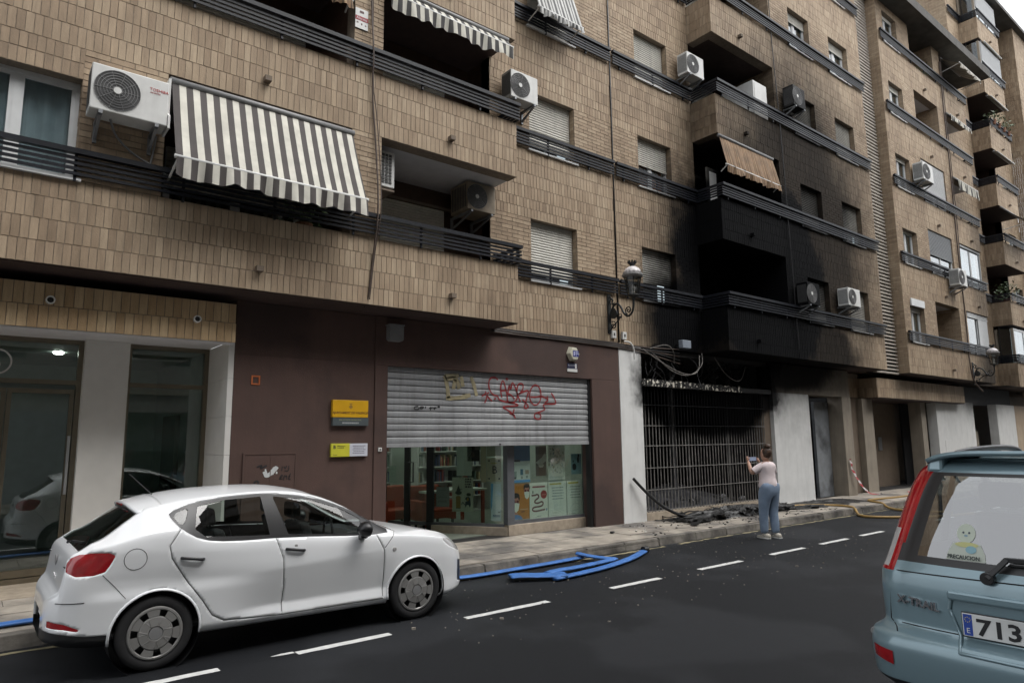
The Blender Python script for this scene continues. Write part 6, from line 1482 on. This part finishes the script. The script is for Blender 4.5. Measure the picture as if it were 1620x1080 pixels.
# clothes follow the same joints
def loft(rings, n=28, fold=.004, seed=1):
    rn = random.Random(seed); ph = [rn.uniform(0, 6) for _ in range(6)]; m = MB(); vs = []
    for k, (cx, cy, cz, rx, ry) in enumerate(rings):
        for i in range(n):
            a = 2*pi*i/n; q = 1+fold*(sin(3*a+cz*40+ph[0])+sin(5*a-cz*55+ph[1])+.8*sin(9*a+cz*28+ph[2]))
            vs.append((cx+rx*q*cos(a), cy+ry*q*sin(a), cz+.004*sin(4*a+ph[3]+k)))
    m.add(vs, [(k*n+i, k*n+(i+1) % n, (k+1)*n+(i+1) % n, (k+1)*n+i) for k in range(len(rings)-1) for i in range(n)]); return m
zs2 = [(.925,.186,.150,0), (.96,.187,.152,0), (1.0,.180,.146,.0), (1.05,.172,.136,.004), (1.10,.165,.128,.008), (1.15,.165,.126,.010), (1.2,.170,.124,.010), (1.25,.182,.122,.006), (1.29,.192,.115,.0), (1.325,.190,.104,-.004), (1.352,.165,.09,-.004), (1.375,.115,.074,0), (1.385,.066,.06,.006), (1.39,.06,.056,.008)]
tee = loft([(0, cy, z, rx, ry) for z, rx, ry, cy in zs2], 36, .011, 5)
for s, el in ((1, (.235, .075, 1.175)), (-1, (-.275, .085, 1.20))):
    a_, b2 = Vector((s*.12, -.002, 1.318)), Vector(el); tee.tube([a_, a_.lerp(b2, .3), a_.lerp(b2, .6), a_.lerp(b2, .85), a_.lerp(b2, .95)], [.062, .070, .071, .069, .066], 16, cap=False)
ts = tee.build('t_shirt', 'tee', wm, smooth=True)
jV = [(0,0,1.07), (0,-.03,.90), (.09,-.015,.83), (.1,.012,.60), (.104,.02,.46), (.106,-.005,.25), (.107,-.008,.085), (-.09,-.015,.83), (-.1,.03,.60), (-.103,.05,.47), (-.106,.055,.25), (-.107,.058,.085)]
jE = [(0,1), (1,2), (2,3), (3,4), (4,5), (5,6), (1,7), (7,8), (8,9), (9,10), (10,11)]
skin('jeans', jV, jE, [(.19,.155), (.215,.185), (.135,.145), .108, .092, .084, .074, (.135,.145), .108, .092, .084, .074], 'jean', wm, root=1)
MB().lathe([(.158, -.012), (.16, .012)], (0, 0, 0), 24, 'z', False, False).build('waistband', 'trim', wm).data.transform(Matrix.Translation((0, -.005, .955)) @ Matrix.Diagonal((1.04, .86, 1, 1)))
for s, dy in ((1, -.01), (-1, .06)):
    sh = MB(); x = s*.107
    prof = [(-.115, .055, .085, .036), (-.09, .07, .095, .042), (-.03, .072, .10, .042), (.03, .06, .085, .045), (.09, .04, .06, .047), (.14, .03, .045, .04), (.155, .02, .03, .02)]
    n = 12; vs = []
    for (yy, h0, h1, hw) in prof:
        for k in range(n):
            a = 2*pi*k/n; zz = h1/2+h1/2*sin(a); vs.append((x+s*.012*yy*6+hw*cos(a)*(1 if zz > .02 else .95), dy+yy, max(.002, zz)))
    sh.add(vs, [(i*n+k, i*n+(k+1) % n, (i+1)*n+(k+1) % n, (i+1)*n+k) for i in range(len(prof)-1) for k in range(n)]+[tuple(range(n)), tuple(range((len(prof)-1)*n, len(prof)*n))])
    so2 = sh.build('shoe', 'shoe', wm, smooth=True)
    MB().box(x-.046, x+.046, dy-.118, dy+.14, .0, .022).build('sole', 'wplast', so2, bevel=.01)
    MB().tube([(x-.05, dy-.05, .05), (x-.044, dy+.02, .075), (x-.04, dy+.07, .055)], .006, 5).tube([(x+.05, dy-.05, .05), (x+.044, dy+.02, .075), (x+.04, dy+.07, .055)], .006, 5).build('shoe_stripe', 'gplast', so2)
# hands: palm plus five fingers each, closed on the phone
for s, wp in ((1, Vector((.13, .29, 1.36))), (-1, Vector((-.17, .29, 1.39)))):
    c = wp+Vector((-s*.02, .025, .05))
    V = [wp, wp+Vector((-s*.008, .012, .025)), c]; E = [(0, 1), (1, 2)]; R = [.026, .026, (.03, .018)]
    for f_ in range(4):
        b0 = c+Vector((s*.012, .004, -.02+.016*f_)); k = len(V); L = (.8, 1, .95, .75)[f_]
        V += [b0, b0+Vector((-s*.012, .032*L, .006)), b0+Vector((-s*.04, .05*L, .008)), b0+Vector((-s*.055, .035*L, .008))]; E += [(2, k), (k, k+1), (k+1, k+2), (k+2, k+3)]; R += [.0095, .009, .0085, .0075]
    k = len(V); V += [c+Vector((0, -.01, -.02)), c+Vector((-s*.02, -.022, .0)), c+Vector((-s*.035, -.014, .022))]; E += [(1, k), (k, k+1), (k+1, k+2)]; R += [.012, .010, .008]
    skin('hand', V, E, R, 'skin', wm, 1)
ph = thing('phone', 'grey phone in a pale case held up by the woman in the pink shirt', 'phone', (11.68, 7.08, 0), local=True, rz=rad(-12))
MB().box(-.13, .085, .325, .334, 1.39, 1.47).build('body', cm((.10, .10, .12), .3), ph, bevel=.003); MB().box(-.12, .075, .323, .3245, 1.397, 1.463).build('screen', mat('phone_screen', (.16, .19, .26), .15, emit=.25), ph)
random.seed(21)
# ------------------------------------------------------------------ burnt shop: grille, debris, hoses, tape
K['char2'] = mat('charred_cloth', (.012, .0115, .011), .45, var=.6, scale=10, bump=1, bscale=30)
gr = thing('security_grille', 'full height barred steel grille closing the burnt out shop', 'grille', (13.65, 9.72, .28))
for i in range(43):
    x = 11.30+i*.1125; b_ = random.uniform(-.012, .012)
    MB().tube([(x, 9.725, .285), (x+b_*.6, 9.725+b_, 1.2), (x+b_, 9.725+b_*.7, 2.0), (x, 9.725, 2.96)], .012, 6).build('bar', 'grille', gr)
for z in (.31, .75, 1.21, 1.68, 2.11, 2.56, 2.94): MB().box(11.27, 16.05, 9.70, 9.712, z-.009, z+.009).build('crossbar', 'grille', gr)
for x in (12.9, 14.45): MB().box(x-.02, x+.02, 9.738, 9.76, .28, 2.96).build('frame_post', 'grille', gr)
t = thing('steel_post', 'grey steel post standing inside the burnt shop behind the bars', 'post', (13.9, 11.0, .14)); MB().box(13.85, 13.95, 10.95, 11.05, .14, 3.6).build('shaft', cm((.10, .10, .105), .6), t)
def heap(name, label, cat, x0, x1, y0, y1, h, m, nx=60, ny=24, seed=3, base=.13):
    rn = random.Random(seed); ph = [(rn.uniform(2, 9), rn.uniform(2, 14), rn.uniform(0, 6), rn.random()) for _ in range(14)]
    def f(u, v):
        e_ = max(0, sin(pi*u))**.6*max(0, sin(pi*v))**.8; q = sum(k*abs(sin(a*u*2+b*v+c)) for a, b, c, k in ph)/7
        return (x0+(x1-x0)*u+.05*sin(v*30+u*9), y0+(y1-y0)*v+.05*sin(u*41), base-.01+h*e_*q+rn.uniform(0, .02)*e_)
    return tag(MB().grid(f, nx, ny).build(name, m), label, cat, None, 'stuff')
heap('debris', 'heap of black charred debris on the pavement below the grille', 'debris', 11.5, 16.2, 8.75, 9.62, .22, 'char2', 110, 22, 3)
heap('debris', 'thin burnt scraps spread over the pavement by the right white pillar', 'debris', 15.6, 19.2, 8.5, 9.6, .09, 'char2', 70, 20, 8)
heap('ash_heap', 'grey ash heap on the floor inside the burnt shop', 'ash', 11.6, 16.0, 10.1, 12.6, .6, 'ash', 50, 24, 5, .14)
m = MB(); rn = random.Random(9)
for i in range(90):
    x = rn.gauss(14.0, 1.5); y = rn.uniform(8.6, 9.65); a = rn.gauss(0, .5)
    if not 11.3 < x < 18.5: continue
    L = rn.uniform(.15, .75); p = [(x+L*(k/4-.5)*cos(a), y+L*(k/4-.5)*sin(a)+rn.uniform(-.03, .03), .15+rn.uniform(0, .17)*max(0, 1-abs(x-13.6)/3)) for k in range(5)]
    if rn.random() < .5: m.tube(chaikin(p, 1), rn.uniform(.008, .028), 5, flat=.5)
    else:
        q = chaikin(p, 1); w2 = rn.uniform(.02, .09); m.add([(c.x-w2*sin(a), c.y+w2*cos(a), c.z+rn.uniform(-.02, .03)) for c in q]+[(c.x+w2*sin(a), c.y-w2*cos(a), c.z+rn.uniform(-.02, .03)) for c in q], [(k, k+1, len(q)+k+1, len(q)+k) for k in range(len(q)-1)])
tag(m.build('debris_strips', 'char2'), 'twisted burnt strips and battens lying in the charred debris', 'debris', kind='stuff')
m = MB()
for i in range(260):
    x = rn.gauss(13.5, 2.6); y = rn.uniform(8.1, 9.62); s_ = rn.uniform(.006, .03)
    if x < 9.5 or x > 20: continue
    m.rbox((x, y, .135+s_*.2), s_*rn.uniform(.7, 2), s_, s_*.5, (cos(i), sin(i), rn.uniform(-.2, .2)), (-sin(i), cos(i), 0))
tag(m.build('burnt_crumbs', 'char'), 'black crumbs scattered on the pavement around the charred debris', 'debris', kind='stuff')
m = MB()
for i in range(50):
    x = rn.uniform(9.8, 17); y = rn.uniform(8.2, 9.6); s_ = rn.uniform(.006, .025); m.rbox((x, y, .14), s_*2, s_, s_*.4, (cos(i), sin(i), 0), (-sin(i), cos(i), 0))
tag(m.build('plaster_flakes', 'wplast'), 'white plaster flakes fallen on the pavement near the white pillar', 'debris', kind='stuff')
m = MB()
for i in range(24):
    x = rn.uniform(11.5, 15.5); y = rn.uniform(9.95, 10.8); s_ = rn.uniform(.04, .12); z = rn.uniform(.2, .45); m.rbox((x, y, z), s_*2, s_, s_, (cos(i), sin(i), .3), (-sin(i), cos(i), .2))
tag(m.build('burnt_goods', mat('half_burnt_goods', (.09, .09, .095), .6, var=.6, scale=7, col2=(.4, .4, .4), c2scale=6, c2thr=(.6, .66))), 'half burnt goods on the floor just behind the bars', 'debris', kind='stuff')
tag(MB().tube(chaikin([(10.80, 9.58, 1.02), (11.1, 9.5, .72), (11.5, 9.36, .38), (12.0, 9.15, .17), (12.6, 9.0, .15)], 2), .032, 8).build('charred_pole', 'char', None, smooth=True, loc=(12, 9.1, .15)), 'bent black pole leaning from the debris against the white pillar', 'pole')
t = thing('burnt_cable_coil', 'tangle of burnt black hose at the foot of the grille', 'hose', (12.5, 9.0, .15))
for k in range(4):
    p = [(11.7+.5*i+rn.uniform(-.1, .1), 8.95+.1*k+rn.uniform(-.12, .12), .16+rn.uniform(0, .08)) for i in range(9)]; MB().tube(chaikin(p, 2), .02, 6).build('strand', 'char2', t, smooth=True)

K['bhose'] = mat('blue_lay_flat_hose', (.045, .15, .42), .5, var=.2, scale=7, bump=.3, bscale=30); K['yhose'] = mat('ochre_hose', (.30, .19, .06), .5, var=.15)
def hose(pts, r, m, label, flat=.35, it=2, rr=None):
    p = chaikin(pts, it); return tag(MB().tube(p, r, 10, flat=flat).build('fire_hose', m, None, smooth=True, loc=p[0]), label, 'hose')
hose([(-2.5, 8.1, .155), (.2, 8.28, .16), (1.0, 8.25, .165), (3.5, 8.15, .16), (4.5, 8.05, .155), (4.8, 7.93, .16), (4.95, 7.78, .06), (5.3, 7.72, .035), (6.2, 7.74, .035), (7.0, 7.76, .035), (7.55, 7.80, .04)], .062, 'bhose', 'long flat blue hose running along the kerb from behind the white car')
hose([(7.48, 7.84, .10), (7.60, 7.62, .06), (7.74, 7.31, .05)], .07, 'bhose', 'short blue hose fold turning away from the kerb', it=1)
hose([(7.78, 7.34, .05), (7.60, 7.29, .045), (6.8, 7.19, .05), (6.42, 7.14, .07), (6.22, 7.10, .06)], .07, 'bhose', 'blue hose length between the two folds on the road', it=1)
hose([(5.74, 7.30, .055), (5.86, 7.24, .065), (6.1, 7.10, .05), (6.40, 6.93, .055)], .15, 'bhose', 'flattened blue hose end lying widest and nearest on the asphalt', it=1, flat=.13)
hose([(6.15, 6.88, .035), (6.45, 6.89, .035), (7.2, 6.98, .035), (8.0, 7.22, .035), (8.45, 7.42, .04), (8.70, 7.55, .04)], .07, 'bhose', 'blue hose end pointing towards the pavement at the far side of the folds', it=1)
tag(MB().lathe([(.055, 0), (.055, .09), (.04, .1)], (8.66, 7.53, .06), 14, 'x').build('hose_coupling', 'black', None, loc=(8.7, 7.53, .03)), 'dark coupling on the free end of the blue hose', 'coupling')
hose([(14.6, 9.3, .17), (15.6, 9.15, .17), (16.6, 8.9, .155), (17.0, 8.5, .15), (16.9, 8.15, .155), (16.75, 7.92, .15), (16.6, 7.80, .04), (16.1, 7.5, .03), (16.25, 7.05, .03), (17.1, 6.3, .03), (18.5, 6.0, .03)], .03, 'yhose', 'ochre hose leaving the debris and dropping off the kerb onto the road', flat=1)
hose([(21.0, 8.4, .155), (19.9, 8.45, .155), (18.9, 8.6, .155), (18.6, 8.35, .155), (18.4, 7.97, .15), (18.2, 7.78, .04), (18.0, 7.2, .03), (18.4, 6.4, .03)], .03, 'yhose', 'second ochre hose bending on the far pavement behind the blue car', flat=1)
# barrier tape
tp = stripe_mat('red_white_tape', [(.5, (.55, .52, .52)), (.5, (.40, .05, .06))], 1, .17, dirt=.3)
def tape(label, P, w_):
    p = chaikin(P, 2); n = len(p); vs = [(q.x-w_/2+.02*sin(i*2), q.y+.01*cos(i), q.z) for i, q in enumerate(p)]+[(q.x+w_/2+.02*sin(i*2+1), q.y-.02*cos(i*1.7), q.z+.01) for i, q in enumerate(p)]
    return tag(MB().add(vs, [(i, i+1, n+i+1, n+i) for i in range(n-1)]).build('barrier_tape', tp, None, smooth=True, uv=lambda c: (c.x, c.z+c.x*.3)), label, 'tape')
tape('red and white barrier tape hanging from the pilaster to the pavement', [(20.25, B-.09, 1.18), (20.3, B-.1, .9), (20.45, B-.16, .6), (20.6, B-.25, .35), (20.75, B-.35, .16), (21.1, B-.5, .15), (20.9, B-.6, .2)], .09)
tape('red and white barrier tape crumpled by the second ochre hose', [(21.0, 8.3, .16), (21.2, 8.5, .3), (21.3, 8.3, .18), (21.5, 8.45, .28), (21.4, 8.2, .17), (21.7, 8.35, .25), (21.9, 8.3, .15)], .10)
# pebble of rubbish on the pavement by the library
tag(MB().rbox((9.35, 8.85, .15), .09, .06, .035, (1, .3, 0), (-.3, 1, 0)).build('litter', 'black', None, bevel=.01, loc=(9.35, 8.85, .13)), 'small black scrap lying on the pavement in front of the posters', 'litter')

# ------------------------------------------------------------------ houses across the street (seen in the glass and the car paint)
def across(x0, x1, h, m, label):
    b = thing('apartment_building', label, 'building', ((x0+x1)/2, -4, 0)); f = MB().box(x0, x1, -14, -4.0, 0, h); wl = f.build('wall', m, b)
    me = None; k = 0
    z = 3.6
    while z+1.9 < h:
        x = x0+1
        while x+1.5 < x1:
            if me is None: o = MB().box(-.7, .7, 0, .03, 0, 1.35).build('window', 'glass', b); me = o.data; MB().box(-.75, .75, -.06, -.0, -.05, 1.4).build('frame', 'alu', o)
            else: o = D.objects.new('window', me); COL.objects.link(o); par(o, b)
            o.location = (x+.7, -3.99, z+.9); x += 2.6
        MB().box(x0, x1, -3.99, -3.2 if k % 2 else -3.8, z-.12, z+.05).build('balcony_slab', 'beige', b); z += 2.75; k += 1
    for k in range(3):
        w_ = (x1-x0)/3; MB().box(x0+k*w_+.4, x0+(k+1)*w_-.4, -3.995, -3.96, .12, 2.9).build('shopfront', 'shutg' if k % 2 else 'pglass', b)
K['far'] = mat('far_render', (.24, .20, .165), .85, var=.1); K['far2'] = mat('far_render_grey', (.27, .26, .24), .85, var=.1)
across(-32, -9, 14.5, 'far', 'brown rendered block across the street seen only as a reflection'); across(-9, 9, 17.2, 'far2', 'grey rendered block across the street behind the viewer'); across(9, 27, 15, 'far', 'brown rendered block across the street beyond the grey one'); across(27, 60, 17, 'far2', 'long grey block across the street farthest along')
